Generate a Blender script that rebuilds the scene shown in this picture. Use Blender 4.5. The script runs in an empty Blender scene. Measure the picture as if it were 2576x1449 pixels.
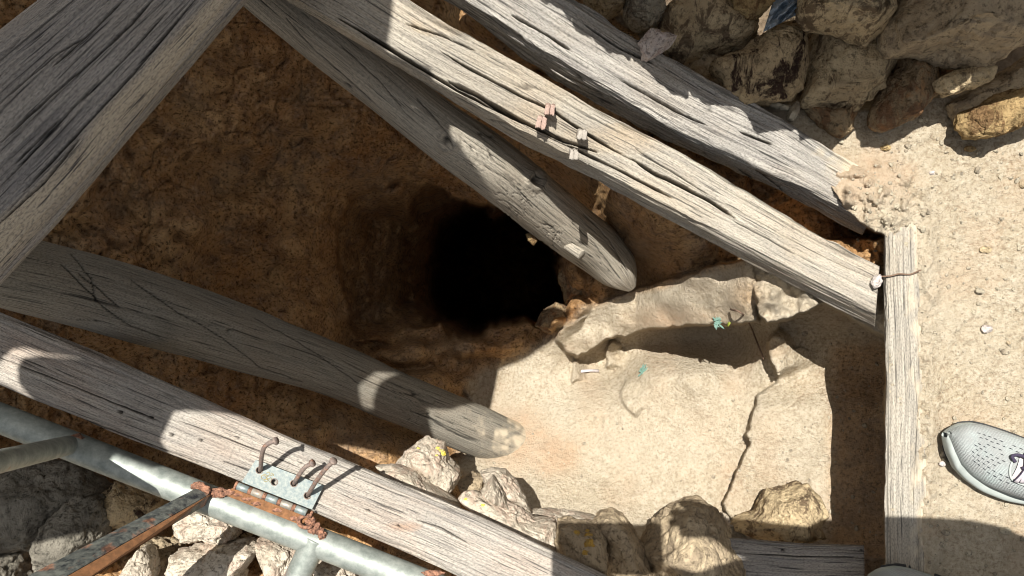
import bpy, bmesh, math, random
import numpy as np
from mathutils import Vector, Matrix
random.seed(7)
R = math.radians
sc = bpy.context.scene
col = sc.collection

# ------------------------------------------------------------------ camera
CAMZ = 1.2
W, H = 2576.0, 1449.0            # measuring grid laid over the photograph
F = W / 2 / math.tan(R(31))
cam_d = bpy.data.cameras.new('camera'); cam = bpy.data.objects.new('camera', cam_d); col.objects.link(cam)
cam.location = (0, 0, CAMZ); cam.rotation_euler = (0, 0, 0)
cam_d.sensor_width = 36; cam_d.lens = 18 / math.tan(R(31)); cam_d.clip_start = 0.02; cam_d.clip_end = 500
sc.camera = cam

# ------------------------------------------------------------------ light
SX, SY = (1563 - W / 2) / F, -(1342 - H / 2) / F       # sun ray direction (SX, SY, -1)
world = bpy.data.worlds.new('World'); sc.world = world; world.use_nodes = True
wn = world.node_tree; sky = wn.nodes.new('ShaderNodeTexSky'); sky.sky_type = 'NISHITA'; sky.sun_disc = False
sky.sun_elevation = math.asin(1 / math.sqrt(1 + SX * SX + SY * SY)); sky.sun_rotation = math.atan2(-SX, -SY)
sky.dust_density = 3.0
hs = wn.nodes.new('ShaderNodeHueSaturation'); hs.inputs['Saturation'].default_value = 0.22; wn.links.new(sky.outputs[0], hs.inputs['Color'])
wn.links.new(hs.outputs[0], wn.nodes['Background'].inputs[0]); wn.nodes['Background'].inputs[1].default_value = 0.058
sd = bpy.data.lights.new('sun', 'SUN'); sun = bpy.data.objects.new('sun', sd); col.objects.link(sun)
sd.energy = 5.0; sd.angle = R(0.22); sd.color = (1, 0.965, 0.90)
sun.rotation_euler = Vector((SX, SY, -1)).to_track_quat('-Z', 'Y').to_euler(); sun.location = (-1, 2, 6)
sc.view_settings.view_transform = 'Standard'; sc.view_settings.look = 'None'
sc.view_settings.exposure = 0.78; sc.view_settings.gamma = 1
sc.render.engine = 'CYCLES'
sc.cycles.filter_width = 1.05; sc.cycles.max_bounces = 6; sc.cycles.diffuse_bounces = 4

def P(u, v, z):
    d = CAMZ - z
    return ((u - W / 2) / F * d, -(v - H / 2) / F * d, z)
def Pa(u, v, z):
    d = CAMZ - z
    return np.stack([(u - W / 2) / F * d, -(v - H / 2) / F * d, z + 0 * d], -1)

# ------------------------------------------------------------------ noise
rng = np.random.RandomState(3)
TAB2 = rng.rand(256, 256); TAB3 = rng.rand(64, 64, 64)
def q5(t): return t * t * t * (t * (t * 6 - 15) + 10)
def vn2(x, y, s=0):
    x = x + s * 17.31; y = y + s * 9.77
    ix = np.floor(x).astype(int); iy = np.floor(y).astype(int); fx = q5(x - ix); fy = q5(y - iy)
    a = TAB2[ix & 255, iy & 255]; b = TAB2[(ix + 1) & 255, iy & 255]
    c = TAB2[ix & 255, (iy + 1) & 255]; d = TAB2[(ix + 1) & 255, (iy + 1) & 255]
    return (a + (b - a) * fx + (c - a) * fy + (a - b - c + d) * fx * fy) * 2 - 1
def fb2(x, y, o=4, s=0, g=0.5):
    r = 0; a = 1
    for i in range(o): r = r + a * vn2(x * 2 ** i, y * 2 ** i, s + i * 3.1); a *= g
    return r
def vn3(x, y, z, s=0):
    x = x + s * 7.31; y = y + s * 3.77; z = z + s * 5.13
    ix = np.floor(x).astype(int); iy = np.floor(y).astype(int); iz = np.floor(z).astype(int)
    fx = q5(x - ix); fy = q5(y - iy); fz = q5(z - iz); r = 0
    for a in (0, 1):
        for b in (0, 1):
            for c in (0, 1):
                w = (fx if a else 1 - fx) * (fy if b else 1 - fy) * (fz if c else 1 - fz)
                r = r + w * TAB3[(ix + a) & 63, (iy + b) & 63, (iz + c) & 63]
    return r * 2 - 1
def fb3(x, y, z, o=4, s=0, g=0.5):
    r = 0; a = 1
    for i in range(o): r = r + a * vn3(x * 2 ** i, y * 2 ** i, z * 2 ** i, s + i * 2.3); a *= g
    return r
def ss(t): t = np.clip(t, 0, 1); return t * t * (3 - 2 * t)
def seg_dist(u, v, pts, closed=False):
    """unsigned distance, signed side (right of travel positive) and position along, to a polyline"""
    best = np.full(np.shape(u), 1e9); side = np.zeros(np.shape(u)); al = np.zeros(np.shape(u))
    n = len(pts); L = 0; rg = range(n if closed else n - 1)
    for i in rg:
        ax, ay = pts[i]; bx, by = pts[(i + 1) % n]; dx, dy = bx - ax, by - ay; l2 = dx * dx + dy * dy
        t = np.clip(((u - ax) * dx + (v - ay) * dy) / l2, 0, 1)
        px = u - ax - t * dx; py = v - ay - t * dy; d = np.hypot(px, py)
        c = dx * (v - ay) - dy * (u - ax); m = d < best
        best = np.where(m, d, best); side = np.where(m, np.sign(c), side); al = np.where(m, L + t * math.sqrt(l2), al)
        L += math.sqrt(l2)
    return best, side, al / L
def inside(u, v, poly):
    r = np.zeros(np.shape(u), bool); n = len(poly)
    for i in range(n):
        x1, y1 = poly[i]; x2, y2 = poly[(i + 1) % n]
        c = ((y1 > v) != (y2 > v)) & (u < (x2 - x1) * (v - y1) / (y2 - y1 + 1e-9) + x1); r ^= c
    return r
def sdist(u, v, poly):
    d = seg_dist(u, v, poly, True)[0]
    return np.where(inside(u, v, poly), d, -d)

# ------------------------------------------------------------------ meshes
def mk(name, V, Q, mat, parent=None, loc=None, uv=None, attrs=None, smooth=True):
    V = np.asarray(V, dtype=np.float64).reshape(-1, 3); Q = np.asarray(Q)
    if loc is not None: V = V - np.asarray(loc)
    me = bpy.data.meshes.new(name); k = Q.shape[1]
    me.vertices.add(len(V)); me.vertices.foreach_set('co', V.astype(np.float32).ravel())
    me.loops.add(Q.size); me.loops.foreach_set('vertex_index', Q.astype(np.int32).ravel())
    me.polygons.add(len(Q)); me.polygons.foreach_set('loop_start', np.arange(0, Q.size, k, dtype=np.int32))
    me.polygons.foreach_set('loop_total', np.full(len(Q), k, dtype=np.int32))
    me.update(calc_edges=True); me.validate()
    me.polygons.foreach_set('use_smooth', np.full(len(me.polygons), smooth))
    if uv is not None:
        l = me.uv_layers.new(name='UVMap'); l.data.foreach_set('uv', np.asarray(uv)[Q.ravel()].astype(np.float32).ravel())
    for an, av in (attrs or {}).items():
        a = me.color_attributes.new(an, 'FLOAT_COLOR', 'POINT')
        c = np.ones((len(V), 4), np.float32); c[:, :av.shape[1]] = av; a.data.foreach_set('color', c.ravel())
    me.materials.append(mat)
    o = bpy.data.objects.new(name, me); col.objects.link(o)
    if loc is not None: o.location = loc
    if parent: o.parent = parent
    return o
def grid_faces(n, m, wrap=False):
    i = np.arange(n - 1)[:, None]; j = np.arange(m if wrap else m - 1)[None, :]; j2 = (j + 1) % m
    return np.stack([i * m + j, i * m + j2, (i + 1) * m + j2, (i + 1) * m + j], -1).reshape(-1, 4)
def tag(o, label, cat, group=None, kind=None):
    o['label'] = label; o['category'] = cat
    if group: o['group'] = group
    if kind: o['kind'] = kind
    return o
def empty(name, loc, label, cat, group=None):
    o = bpy.data.objects.new(name, None); o.empty_display_size = 0.02; o.location = loc; col.objects.link(o)
    return tag(o, label, cat, group)
def rel(o, parent):
    """keep world place while parenting to an unrotated empty"""
    o.parent = parent; o.location = Vector(o.location) - Vector(parent.location); return o

# ------------------------------------------------------------------ materials
class NT:
    def __init__(s, name):
        s.m = bpy.data.materials.new(name); s.m.use_nodes = True; s.t = s.m.node_tree; s.b = s.t.nodes['Principled BSDF']
    def n(s, ty, ins=None, **kw):
        nd = s.t.nodes.new('ShaderNode' + ty)
        for k, v in kw.items(): setattr(nd, k, v)
        for k, v in (ins or {}).items(): s.set(nd.inputs[k], v)
        return nd
    def set(s, i, v):
        if hasattr(v, 'is_output'): s.t.links.new(v, i)
        elif hasattr(v, 'outputs'): s.t.links.new(v.outputs[0], i)
        else: i.default_value = v
    def map(s, vec, scale, loc=(0, 0, 0)): return s.n('Mapping', {'Vector': vec, 'Scale': scale, 'Location': loc})
    def noise(s, vec, sc_, det=5, rough=0.6, dist=0):
        return s.n('TexNoise', {'Vector': vec, 'Scale': sc_, 'Detail': det, 'Roughness': rough, 'Distortion': dist}).outputs[0]
    def ramp(s, fac, stops):
        r = s.n('ValToRGB', {'Fac': fac}); e = r.color_ramp.elements
        while len(e) < len(stops): e.new(0.5)
        for el, (p, c) in zip(e, stops):
            el.position = p; el.color = (c, c, c, 1) if not isinstance(c, tuple) else (*c, 1)
        return r.outputs[0]
    def mix(s, f, a, b, mode='MIX'):
        m = s.n('Mix', data_type='RGBA', blend_type=mode); s.set(m.inputs[0], f)
        for i, v in ((6, a), (7, b)): s.set(m.inputs[i], (*v, 1) if isinstance(v, tuple) else v)
        return m.outputs[2]
    def math(s, op, a, b=0.0):
        m = s.n('Math', operation=op); s.set(m.inputs[0], a); s.set(m.inputs[1], b); return m.outputs[0]
    def bump(s, h, dist, strg=1.0, nrm=None):
        b = s.n('Bump', {'Height': h, 'Distance': dist, 'Strength': strg})
        if nrm: s.t.links.new(nrm, b.inputs['Normal'])
        return b.outputs[0]
    def out(s, colr, nrm=None, rough=0.9, metal=0.0, spec=0.25):
        s.set(s.b.inputs['Base Color'], (*colr, 1) if isinstance(colr, tuple) else colr); s.set(s.b.inputs['Roughness'], rough)
        s.set(s.b.inputs['Metallic'], metal); s.b.inputs['Specular IOR Level'].default_value = spec
        if nrm: s.t.links.new(nrm, s.b.inputs['Normal'])
        return s.m

def wood(name, light, dark, warm, warm_amt=0.3, grain=1.0):
    t = NT(name); uv = t.n('TexCoord').outputs['UV']
    at = t.n('Attribute', attribute_name='mask').outputs['Color']; sp = t.n('SeparateColor', {0: at})
    warp = t.noise(t.map(uv, (3, 9, 1)), 1, 3)
    wv = t.n('VectorMath', {0: uv}, operation='ADD'); cb = t.n('CombineXYZ', {'Y': t.math('MULTIPLY', warp, 0.010)}); t.set(wv.inputs[1], cb)
    g1 = t.noise(t.map(wv, (6, 300, 1)), 1, 7, 0.72)
    g2 = t.noise(t.map(wv, (11, 430, 1)), 1, 5, 0.6)
    bl = t.noise(t.map(uv, (7, 14, 1)), 1, 5, 0.6)
    big = t.noise(t.map(uv, (4, 30, 1)), 1, 4, 0.6)
    fine = t.noise(t.map(uv, (260, 600, 1)), 1, 3, 0.6)
    c = t.mix(t.ramp(g1, [(0.36, 0.0), (0.56, 1.0)]), dark, light)
    c = t.mix(t.math('MULTIPLY', t.ramp(big, [(0.4, 0.6), (0.55, 0.0)]), 0.6), c, dark)
    c = t.mix(t.math('MULTIPLY', t.ramp(bl, [(0.45, 0.0), (0.68, 1.0)]), warm_amt), c, warm)
    c = t.mix(t.math('MULTIPLY', sp.outputs[1], 0.75), c, warm)
    c = t.mix(t.math('MULTIPLY', t.ramp(bl, [(0.3, 1.0), (0.42, 0.0)]), 0.35), c, tuple(x * 0.6 for x in dark))
    c = t.mix(t.ramp(g2, [(0.37, 0.95), (0.42, 0.0)]), c, tuple(x * 0.3 for x in dark))
    c = t.mix(t.ramp(g1, [(0.27, 0.9), (0.34, 0.0)]), c, tuple(x * 0.2 for x in dark))
    c = t.mix(t.math('MULTIPLY', t.ramp(fine, [(0.38, 1.0), (0.52, 0.0)]), 0.5), c, tuple(x * 0.4 for x in dark))
    c = t.mix(sp.outputs[0], c, (0.012, 0.010, 0.009))
    c = t.mix(sp.outputs[2], c, (0.55, 0.47, 0.35))
    h = t.math('ADD', t.math('MULTIPLY', g1, 0.6), t.math('ADD', t.math('MULTIPLY', g2, 0.6), t.math('MULTIPLY', fine, 0.25)))
    return t.out(c, t.bump(h, 0.0036 * grain, 0.9), 0.85, spec=0.2)
WOOD_PALE = wood('weathered_wood_pale', (0.50, 0.455, 0.375), (0.28, 0.255, 0.22), (0.42, 0.31, 0.19), 0.35)
WOOD_SILVER = wood('weathered_wood_silver', (0.50, 0.47, 0.42), (0.22, 0.205, 0.19), (0.40, 0.33, 0.24), 0.3, 1.4)
WOOD_GREY = wood('weathered_wood_grey', (0.34, 0.315, 0.28), (0.17, 0.16, 0.155), (0.52, 0.43, 0.30), 0.12)
WOOD_PINK = wood('weathered_wood_pinkish', (0.47, 0.43, 0.37), (0.23, 0.21, 0.19), (0.40, 0.27, 0.19), 0.35)
LOG_DARK = wood('log_wood_dark', (0.30, 0.275, 0.225), (0.16, 0.15, 0.125), (0.22, 0.17, 0.12), 0.4, 0.6)
WOOD_EDGE = wood('edge_wood', (0.44, 0.405, 0.34), (0.24, 0.22, 0.19), (0.4, 0.32, 0.22), 0.3, 1.2)
LOG_GREY = wood('log_wood_grey', (0.45, 0.405, 0.33), (0.22, 0.20, 0.165), (0.36, 0.28, 0.19), 0.3, 0.5)

def stone(name, a, b, c3, streak=0.5, bump=1.0, scale=1.0, warmspot=0.0):
    t = NT(name); co = t.n('TexCoord').outputs['Object']; oi = t.n('ObjectInfo').outputs['Random']
    ad = t.n('VectorMath', {0: co}, operation='ADD'); t.set(ad.inputs[1], t.n('CombineXYZ', {'X': t.math('MULTIPLY', oi, 9.0), 'Y': t.math('MULTIPLY', oi, 5.0)}))
    n1 = t.noise(ad, 14 * scale, 6, 0.65); n2 = t.noise(t.map(ad, (2.4, 1.0, 1.2)), 15 * scale, 7, 0.72, 0.5)
    n3 = t.noise(ad, 130 * scale, 6, 0.75); n4 = t.noise(ad, 60 * scale, 4, 0.6)
    c = t.mix(t.ramp(n1, [(0.35, 0.0), (0.62, 1.0)]), a, b)
    c = t.mix(t.math('MULTIPLY', t.ramp(n2, [(0.52, 0.0), (0.58, 1.0)]), streak), c, c3)
    if warmspot: c = t.mix(t.math('MULTIPLY', t.ramp(n4, [(0.55, 0.0), (0.7, 1.0)]), warmspot), c, (0.40, 0.2, 0.08))
    c = t.mix(t.ramp(n3, [(0.38, 0.85), (0.48, 0.0)]), c, tuple(x * 0.4 for x in a))
    c = t.mix(t.ramp(n3, [(0.62, 0.0), (0.8, 0.5)]), c, tuple(min(0.8, x * 1.6) for x in b))
    h = t.math('ADD', t.math('MULTIPLY', n2, 0.5), t.math('ADD', t.math('MULTIPLY', n3, 0.22), t.math('MULTIPLY', n4, 0.5)))
    return t.out(c, t.bump(h, 0.020 * bump, 1.0), 0.95, spec=0.1)
ST_TAN = stone('stone_tan', (0.45, 0.345, 0.21), (0.64, 0.51, 0.32), (0.07, 0.04, 0.026), 0.8, 1.1)
ST_DARK = stone('stone_dark_streaked', (0.40, 0.30, 0.18), (0.62, 0.48, 0.29), (0.05, 0.03, 0.022), 1.0, 1.1)
ST_GREY = stone('stone_grey', (0.34, 0.30, 0.23), (0.50, 0.44, 0.33), (0.15, 0.11, 0.08), 0.5, 0.8)
ST_PALE = stone('stone_pale', (0.42, 0.36, 0.28), (0.60, 0.53, 0.43), (0.42, 0.29, 0.22), 0.5, 0.5)
ST_SHADED = stone('stone_grey_shaded', (0.17, 0.155, 0.125), (0.29, 0.265, 0.215), (0.09, 0.08, 0.065), 0.5, 1.0)  # grey stone darkened in colour for rocks lying in shade
ST_OCHRE = stone('stone_ochre', (0.34, 0.22, 0.10), (0.52, 0.38, 0.19), (0.13, 0.06, 0.03), 0.7, 1.5)
ST_RED = stone('stone_reddish', (0.26, 0.19, 0.12), (0.36, 0.27, 0.16), (0.16, 0.07, 0.035), 0.7, 1.0, 1.0, 0.6)
ST_WHITE = stone('stone_whitish', (0.50, 0.42, 0.38), (0.66, 0.60, 0.56), (0.32, 0.2, 0.18), 0.5, 0.9)
ST_BROWN = stone('stone_brown_grey', (0.32, 0.25, 0.165), (0.49, 0.395, 0.265), (0.10, 0.075, 0.06), 0.4, 0.6)

def metal_mat(name, base, base2, rust_lo, rust_hi, rough, metal, bump=0.3, uvscale=40):
    t = NT(name); co = t.n('TexCoord').outputs['Object']
    a = t.noise(co, uvscale, 6, 0.65); b = t.noise(co, uvscale * 3.1, 5, 0.7); f = t.noise(co, 700, 3, 0.6)
    c = t.mix(t.ramp(b, [(0.35, 0.0), (0.65, 1.0)]), base, base2)
    rm = t.ramp(a, [(rust_lo, 0.0), (rust_hi, 1.0)])
    rust = t.mix(t.ramp(b, [(0.4, 0.0), (0.6, 1.0)]), (0.09, 0.045, 0.03), (0.34, 0.17, 0.105))
    c = t.mix(rm, c, rust)
    return t.out(c, t.bump(t.math('ADD', b, t.math('MULTIPLY', f, 0.3)), 0.0015 * bump, 0.7), rough, t.math('MULTIPLY', t.math('SUBTRACT', 1.0, rm), metal), 0.4)
GALV = metal_mat('galvanised_steel', (0.20, 0.225, 0.205), (0.36, 0.385, 0.35), 0.62, 0.74, 0.55, 0.45, 0.5, 18)
PLATE = metal_mat('zinc_plate', (0.15, 0.19, 0.20), (0.30, 0.32, 0.29), 0.68, 0.8, 0.5, 0.4, 0.3, 60)
RUST = metal_mat('rusty_steel', (0.12, 0.05, 0.03), (0.40, 0.18, 0.10), 0.2, 0.4, 0.9, 0.0, 2.0, 60)
RUSTNAIL = metal_mat('rusty_nail', (0.16, 0.13, 0.12), (0.30, 0.23, 0.19), 0.5, 0.65, 0.7, 0.3, 0.8, 90)
BLACKBAR = metal_mat('flaking_black_paint', (0.012, 0.016, 0.022), (0.16, 0.17, 0.15), 0.52, 0.60, 0.5, 0.1, 1.0, 30)
RUSTBROWN = metal_mat('brown_rust_flat', (0.13, 0.06, 0.025), (0.26, 0.12, 0.05), 0.6, 0.8, 0.85, 0.0, 1.0, 40)

def plain(name, c, rough=0.8, c2=None, sc_=200, bump=0.0004):
    t = NT(name); co = t.n('TexCoord').outputs['Object']; n = t.noise(co, sc_, 4, 0.6)
    return t.out(t.mix(t.ramp(n, [(0.35, 0.0), (0.65, 1.0)]), c, c2 or tuple(x * 0.7 for x in c)), t.bump(n, bump, 0.7), rough)

# terrain
def ground_mat():
    t = NT('earth_and_rock'); co = t.n('TexCoord').outputs['Object']
    sp = t.n('SeparateColor', {0: t.n('Attribute', attribute_name='mask').outputs['Color']})
    n1 = t.noise(co, 9, 6, 0.6); n2 = t.noise(co, 45, 6, 0.7); n3 = t.noise(co, 170, 6, 0.75); n4 = t.noise(co, 420, 4, 0.7)
    wall = t.mix(t.ramp(n1, [(0.35, 0.0), (0.65, 1.0)]), (0.46, 0.245, 0.10), (0.66, 0.42, 0.20))
    wall = t.mix(t.ramp(n2, [(0.5, 0.0), (0.68, 0.8)]), wall, (0.31, 0.195, 0.125))
    wall = t.mix(t.ramp(t.noise(co, 17, 7, 0.75, 0.8), [(0.36, 0.75), (0.5, 0.0)]), wall, (0.20, 0.115, 0.065))
    wall = t.mix(t.ramp(n3, [(0.38, 0.95), (0.48, 0.0)]), wall, (0.09, 0.05, 0.024))
    wall = t.mix(t.ramp(n3, [(0.54, 0.0), (0.68, 0.8)]), wall, (0.60, 0.42, 0.27))
    pale = t.mix(t.ramp(n2, [(0.35, 0.0), (0.62, 1.0)]), (0.39, 0.32, 0.22), (0.57, 0.495, 0.375))
    pale = t.mix(t.ramp(n1, [(0.42, 0.0), (0.62, 0.6)]), pale, (0.48, 0.40, 0.28))
    pale = t.mix(t.ramp(n3, [(0.40, 0.9), (0.48, 0.0)]), pale, (0.30, 0.23, 0.155))
    pale = t.mix(t.ramp(n3, [(0.53, 0.0), (0.66, 0.85)]), pale, (0.64, 0.56, 0.44))
    pale = t.mix(t.math('MULTIPLY', sp.outputs[1], t.ramp(n2, [(0.3, 0.4), (0.6, 1.0)])), pale, (0.47, 0.28, 0.155))
    pale = t.mix(t.ramp(t.noise(co, 3.1, 4, 0.6), [(0.4, 0.0), (0.62, 0.5)]), pale, (0.58, 0.51, 0.40))
    c = t.mix(sp.outputs[0], wall, pale)
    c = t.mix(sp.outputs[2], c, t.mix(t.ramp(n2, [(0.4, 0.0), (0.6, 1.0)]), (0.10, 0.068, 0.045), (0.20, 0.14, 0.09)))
    h = t.math('ADD', t.math('MULTIPLY', n2, 0.8), t.math('ADD', t.math('MULTIPLY', n3, 0.42), t.math('MULTIPLY', n4, 0.2)))
    return t.out(c, t.bump(h, 0.013, 1.0), 0.97, spec=0.08)
GROUND = ground_mat()

# ------------------------------------------------------------------ terrain sheet: trail, pit and tunnel mouth
CP = np.array([
 (-300,-300,0),(500,-400,-.02),(1300,-300,-.12),(-400,500,0),(-300,1000,-.1),(-300,1700,-.1),(500,1800,-.12),(1000,1750,-.15),(2000,1750,-.2),
 (40,40,-.02),(250,550,-.12),(450,300,-.18),(600,80,-.16),(700,300,-.27),(600,500,-.30),(450,620,-.24),(300,640,-.15),(100,620,-.06),
 (634,774,-.38),(788,833,-.46),(872,880,-.56),(800,500,-.40),(830,620,-.48),(860,740,-.54),(900,400,-.38),(1000,430,-.42),(1100,450,-.45),
 (800,150,-.25),(950,250,-.32),(1100,150,-.28),(1200,380,-.42),(1200,60,-.01),(1300,120,-.02),(1450,180,-.05),(1600,270,-.07),(1900,430,-.10),(2150,600,-.16),(2120,640,-.14),
 (1350,450,-.42),(1480,520,-.34),(1700,600,-.13),(1600,560,-.13),(1530,490,-.14),(1640,655,-.26),(1600,745,-.42),(1740,680,-.24),(1800,640,-.2),
 (1750,862,-.56),(1850,860,-.50),(1650,865,-.58),(1530,905,-.62),(1450,920,-.60),(1430,800,-.48),(1600,700,-.42),(2060,840,-.33),(1420,700,-.5),(1400,640,-.48),(1480,720,-.45),
 (1350,900,-.57),(1250,930,-.62),(1150,920,-.66),(1000,900,-.66),(950,880,-.62),(1100,1000,-.61),(1050,1060,-.54),(1200,1050,-.57),(1300,1000,-.57),
 (1500,1000,-.53),(1700,1000,-.44),(1850,1000,-.42),(1750,925,-.44),(1640,930,-.48),(1900,900,-.42),(1500,1150,-.47),(1300,1150,-.47),(1200,1120,-.5),(1700,1200,-.42),
 (1400,1270,-.40),(1250,1250,-.40),(1650,1330,-.38),(1950,1100,-.38),(2100,1100,-.37),(2200,1100,-.37),(2150,900,-.34),(2000,850,-.34),(2100,1300,-.36),(1950,1330,-.38),
 (1950,1440,-.3),(1600,1440,-.28),(1200,1330,-.28),(1100,1260,-.32),(950,1130,-.34),(800,1050,-.34),(650,1000,-.31),(450,920,-.22),(250,860,-.13),(100,800,-.08),
 (100,1110,-.36),(350,1150,-.42),(900,1350,-.36),(100,1250,-.25),(300,1350,-.24),(700,1400,-.2),(1000,1440,-.2),(0,1450,-.16),(600,1150,-.36)], float)
def rbf():
    p = CP[:, :2] / 400; d = np.hypot(p[:, None, 0] - p[None, :, 0], p[:, None, 1] - p[None, :, 1])
    K = np.sqrt(d * d + 0.012); n = len(p)
    A = np.zeros((n + 1, n + 1)); A[:n, :n] = K - np.eye(n) * 0.0; A[:n, n] = 1; A[n, :n] = 1
    return np.linalg.solve(A, np.append(CP[:, 2], 0))
RW = rbf()
def pit_z(u, v):
    z = np.full(np.shape(u), RW[-1])
    for (a, b, _), w in zip(CP, RW[:-1]): z = z + w * np.sqrt(((u - a) / 400) ** 2 + ((v - b) / 400) ** 2 + 0.012)
    return z
BOUND = [(1400, -900), (1440, -300), (1490, 0), (1640, 120), (1830, 230), (1990, 335), (2062, 425), (2118, 520), (2160, 560), (2205, 585), (2229, 600), (2229, 800), (2229, 1449), (2229, 2600)]
HOLE = [(880, 500), (990, 458), (1110, 480), (1210, 530), (1330, 590), (1395, 650), (1403, 760), (1340, 815), (1270, 800), (1180, 800), (1100, 818), (1000, 850), (905, 858), (868, 760), (845, 630)]
CORE = [(1190, 560), (1290, 535), (1400, 650), (1405, 750), (1370, 795), (1260, 815), (1180, 790), (1140, 710), (1150, 620)]
STEPS = [  # polyline (right-hand side lower / left-hand side higher), height, reach in grid units
 ([(1957, 960), (1932, 905), (1925, 850), (1955, 815)], .07, 120),
 ([(1600, 1052), (1572, 1015), (1563, 980), (1570, 940)], .022, 60),
 ([(1450, 905), (1418, 880), (1408, 850), (1425, 812), (1480, 790)], .07, 90),
 ([(1525, 935), (1520, 890), (1540, 850)], .05, 60),
 ([(905, 800), (860, 690), (850, 600), (890, 520)], -.03, 90),
 ([(1440, 960), (1440, 900)], .03, 40)]
FOOT = [(1500, -900), (1500, 0), (1640, 85), (1800, 180), (1900, 230), (2010, 275), (2150, 285), (2330, 250), (2420, 240), (2900, 190), (2900, -900)]
def terrain_z(u, v):
    wu = u + 9 * vn2(u / 55, v / 55, 5) + 5 * vn2(u / 17, v / 17, 6); wv = v + 9 * vn2(u / 55, v / 55, 7) + 5 * vn2(u / 17, v / 17, 8)
    z = pit_z(u, v)
    for pts, h, reach in STEPS:
        d, s, a = seg_dist(wu, wv, pts); e = ss(np.minimum(a, 1 - a) * 6)
        sdv = d * s
        z = z + h * e * (ss((sdv + 2.5) / 5) - ss(sdv / reach)) * np.where(sdv > -5, 1, 0)
    dH = sdist(wu, wv, HOLE); dC = sdist(wu, wv, CORE)
    jag = 9 * fb2(u / 60, v / 60, 2, 33)
    dH = dH + jag; dC = dC + jag * 1.2
    bot = ss((v - 790 + (u - 1100) * .05) / 70); fine_j = 3 * vn2(u / 13, v / 13, 35)
    inn = ss((dH + fine_j + 5) / 11)
    z = z - inn * .11 * (1 - bot) - .20 * ss(dH / 120) - .8 * inn * ss((dC + 190) / 200) ** 1.4 - 2.8 * ss((dC + fine_j + 22 + 60 * ss((1260 - u) / 120)) / (46 + 80 * ss((1260 - u) / 120)))
    z = z - .05 * (1 - inn) * ss((dH + 60) / 60) + inn * .03 * fb2(u / 45, v / 60, 3, 36)
    # lumps of rock on the tunnel sill and on its right lip
    for a_, b_, ra, rb, hh in ((1030, 890, 100, 45, .10), (1190, 875, 120, 34, .08), (1440, 690, 40, 60, .07), (1455, 770, 45, 40, .06), (1090, 970, 120, 55, .08), (580, 440, 190, 90, -.045), (1390, 800, 44, 34, .13), (480, 560, 80, 50, .05), (760, 300, 80, 60, .05), (740, 620, 70, 60, .05)):
        z = z + hh * ss(1.35 * (1 - np.hypot((wu - a_) / ra, (wv - b_) / rb)))
    R0 = [(1872, 1325), (1817, 1288), (1820, 1254), (1861, 1175), (1892, 1117), (1875, 1066), (1899, 997), (1957, 950), (2400, 930), (2400, 1420), (1900, 1400)]
    z = z + .06 * ss((sdist(wu, wv, R0) + 2) / 5) * ss((v - 925) / 130)
    SH = [(1402, 852), (1418, 812), (1480, 775), (1600, 725), (1740, 690), (1900, 640), (1905, 812), (1770, 819), (1612, 832), (1530, 852), (1492, 880), (1450, 896), (1418, 884)]
    e1 = ss((sdist(wu * .7 + u * .3, wv * .7 + v * .3, SH) + 3) / 7); zs = np.interp(u, [1400, 1600, 1740, 1880], [-.46, -.39, -.22, -.10]) + .012 * fb2(u / 60, v / 60, 2, 41) + .0004 * (760 - v)
    z = np.where(e1 > 0, z * (1 - e1) + np.maximum(z, zs) * e1, z)
    BK = [(1893, 600), (1890, 700), (1905, 790), (1925, 812), (1990, 800), (2068, 766), (2240, 860), (2240, 600)]
    e2 = ss((sdist(wu * .6 + u * .4, wv * .6 + v * .4, BK) + 3) / 7); zs = -.068 + .018 * fb2(u / 50, v / 50, 3, 43)
    z = np.where(e2 > 0, z * (1 - e2) + np.maximum(z, zs) * e2, z)
    # rock texture in relief
    x = u / F * 1.5; y = v / F * 1.5
    rough = 0.028 * fb2(x * 9, y * 9, 3, 1) + 0.011 * fb2(x * 38 + .8 * fb2(x * 20, y * 20, 2, 4), y * 38, 3, 2) + .0018 * fb2(x * 190, y * 190, 2, 3)
    ridge = np.abs(fb2(x * 14 + .3 * y, y * 14, 3, 9)); rough = rough + .012 * ss(1 - ridge / .10)*-.5
    floor = ss(sdist(u, v, [(1180, 960), (1390, 850), (1480, 770), (1880, 660), (2300, 700), (2300, 1500), (1500, 1400), (1150, 1180)]) / 60 + .5)
    z = z + rough * (1 - 0.86 * floor)
    # trail level
    d, s, a = seg_dist(wu * .35 + u * .65, wv * .35 + v * .65, BOUND); sdv = d * -s
    gz = 0.0016 * fb2(x * 12, y * 12, 3, 11) + .0011 * fb2(x * 110, y * 110, 3, 12)
    clod = ss(1.25 - np.hypot((u - 2160) / 120, (v - 510) / 100)) + .45 * ss(1 - np.hypot((u - 2260) / 190, (v - 480) / 120))
    gz = gz + clod * (.020 + .016 * np.maximum(fb2(x * 60, y * 60, 3, 14), -.4))
    gz = gz + (.0075 + .004 * fb2(u / 20, v / 26, 3, 47)) * ss(1 - np.abs(u - 2338 - 8 * vn2(v / 60, v * 0, 48)) / 34) * ss((v - 520) / 60)
    gz = gz - .07 * ss(sdist(u, v, FOOT) / 30)
    up = ss((v * -1 + 260) / 300) * ss((u - 1500) / 100)           # trail edge climbs under the stacked stones
    gz = gz + 0.0 * up
    g = ss((sdv + 5) / 8)
    z = z * (1 - g) + gz * g
    return z, g, floor
du = np.arange(-60, 2641, 3.1); dv = np.arange(-60, 1512, 3.1)
ext = np.array([12 * 1.28 ** k for k in range(1, 42)]).cumsum(); ext = ext[ext < 60000]
gu = np.concatenate([du[0] - ext[::-1], du, du[-1] + ext]); gv = np.concatenate([dv[0] - ext[::-1], dv, dv[-1] + ext])
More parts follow.
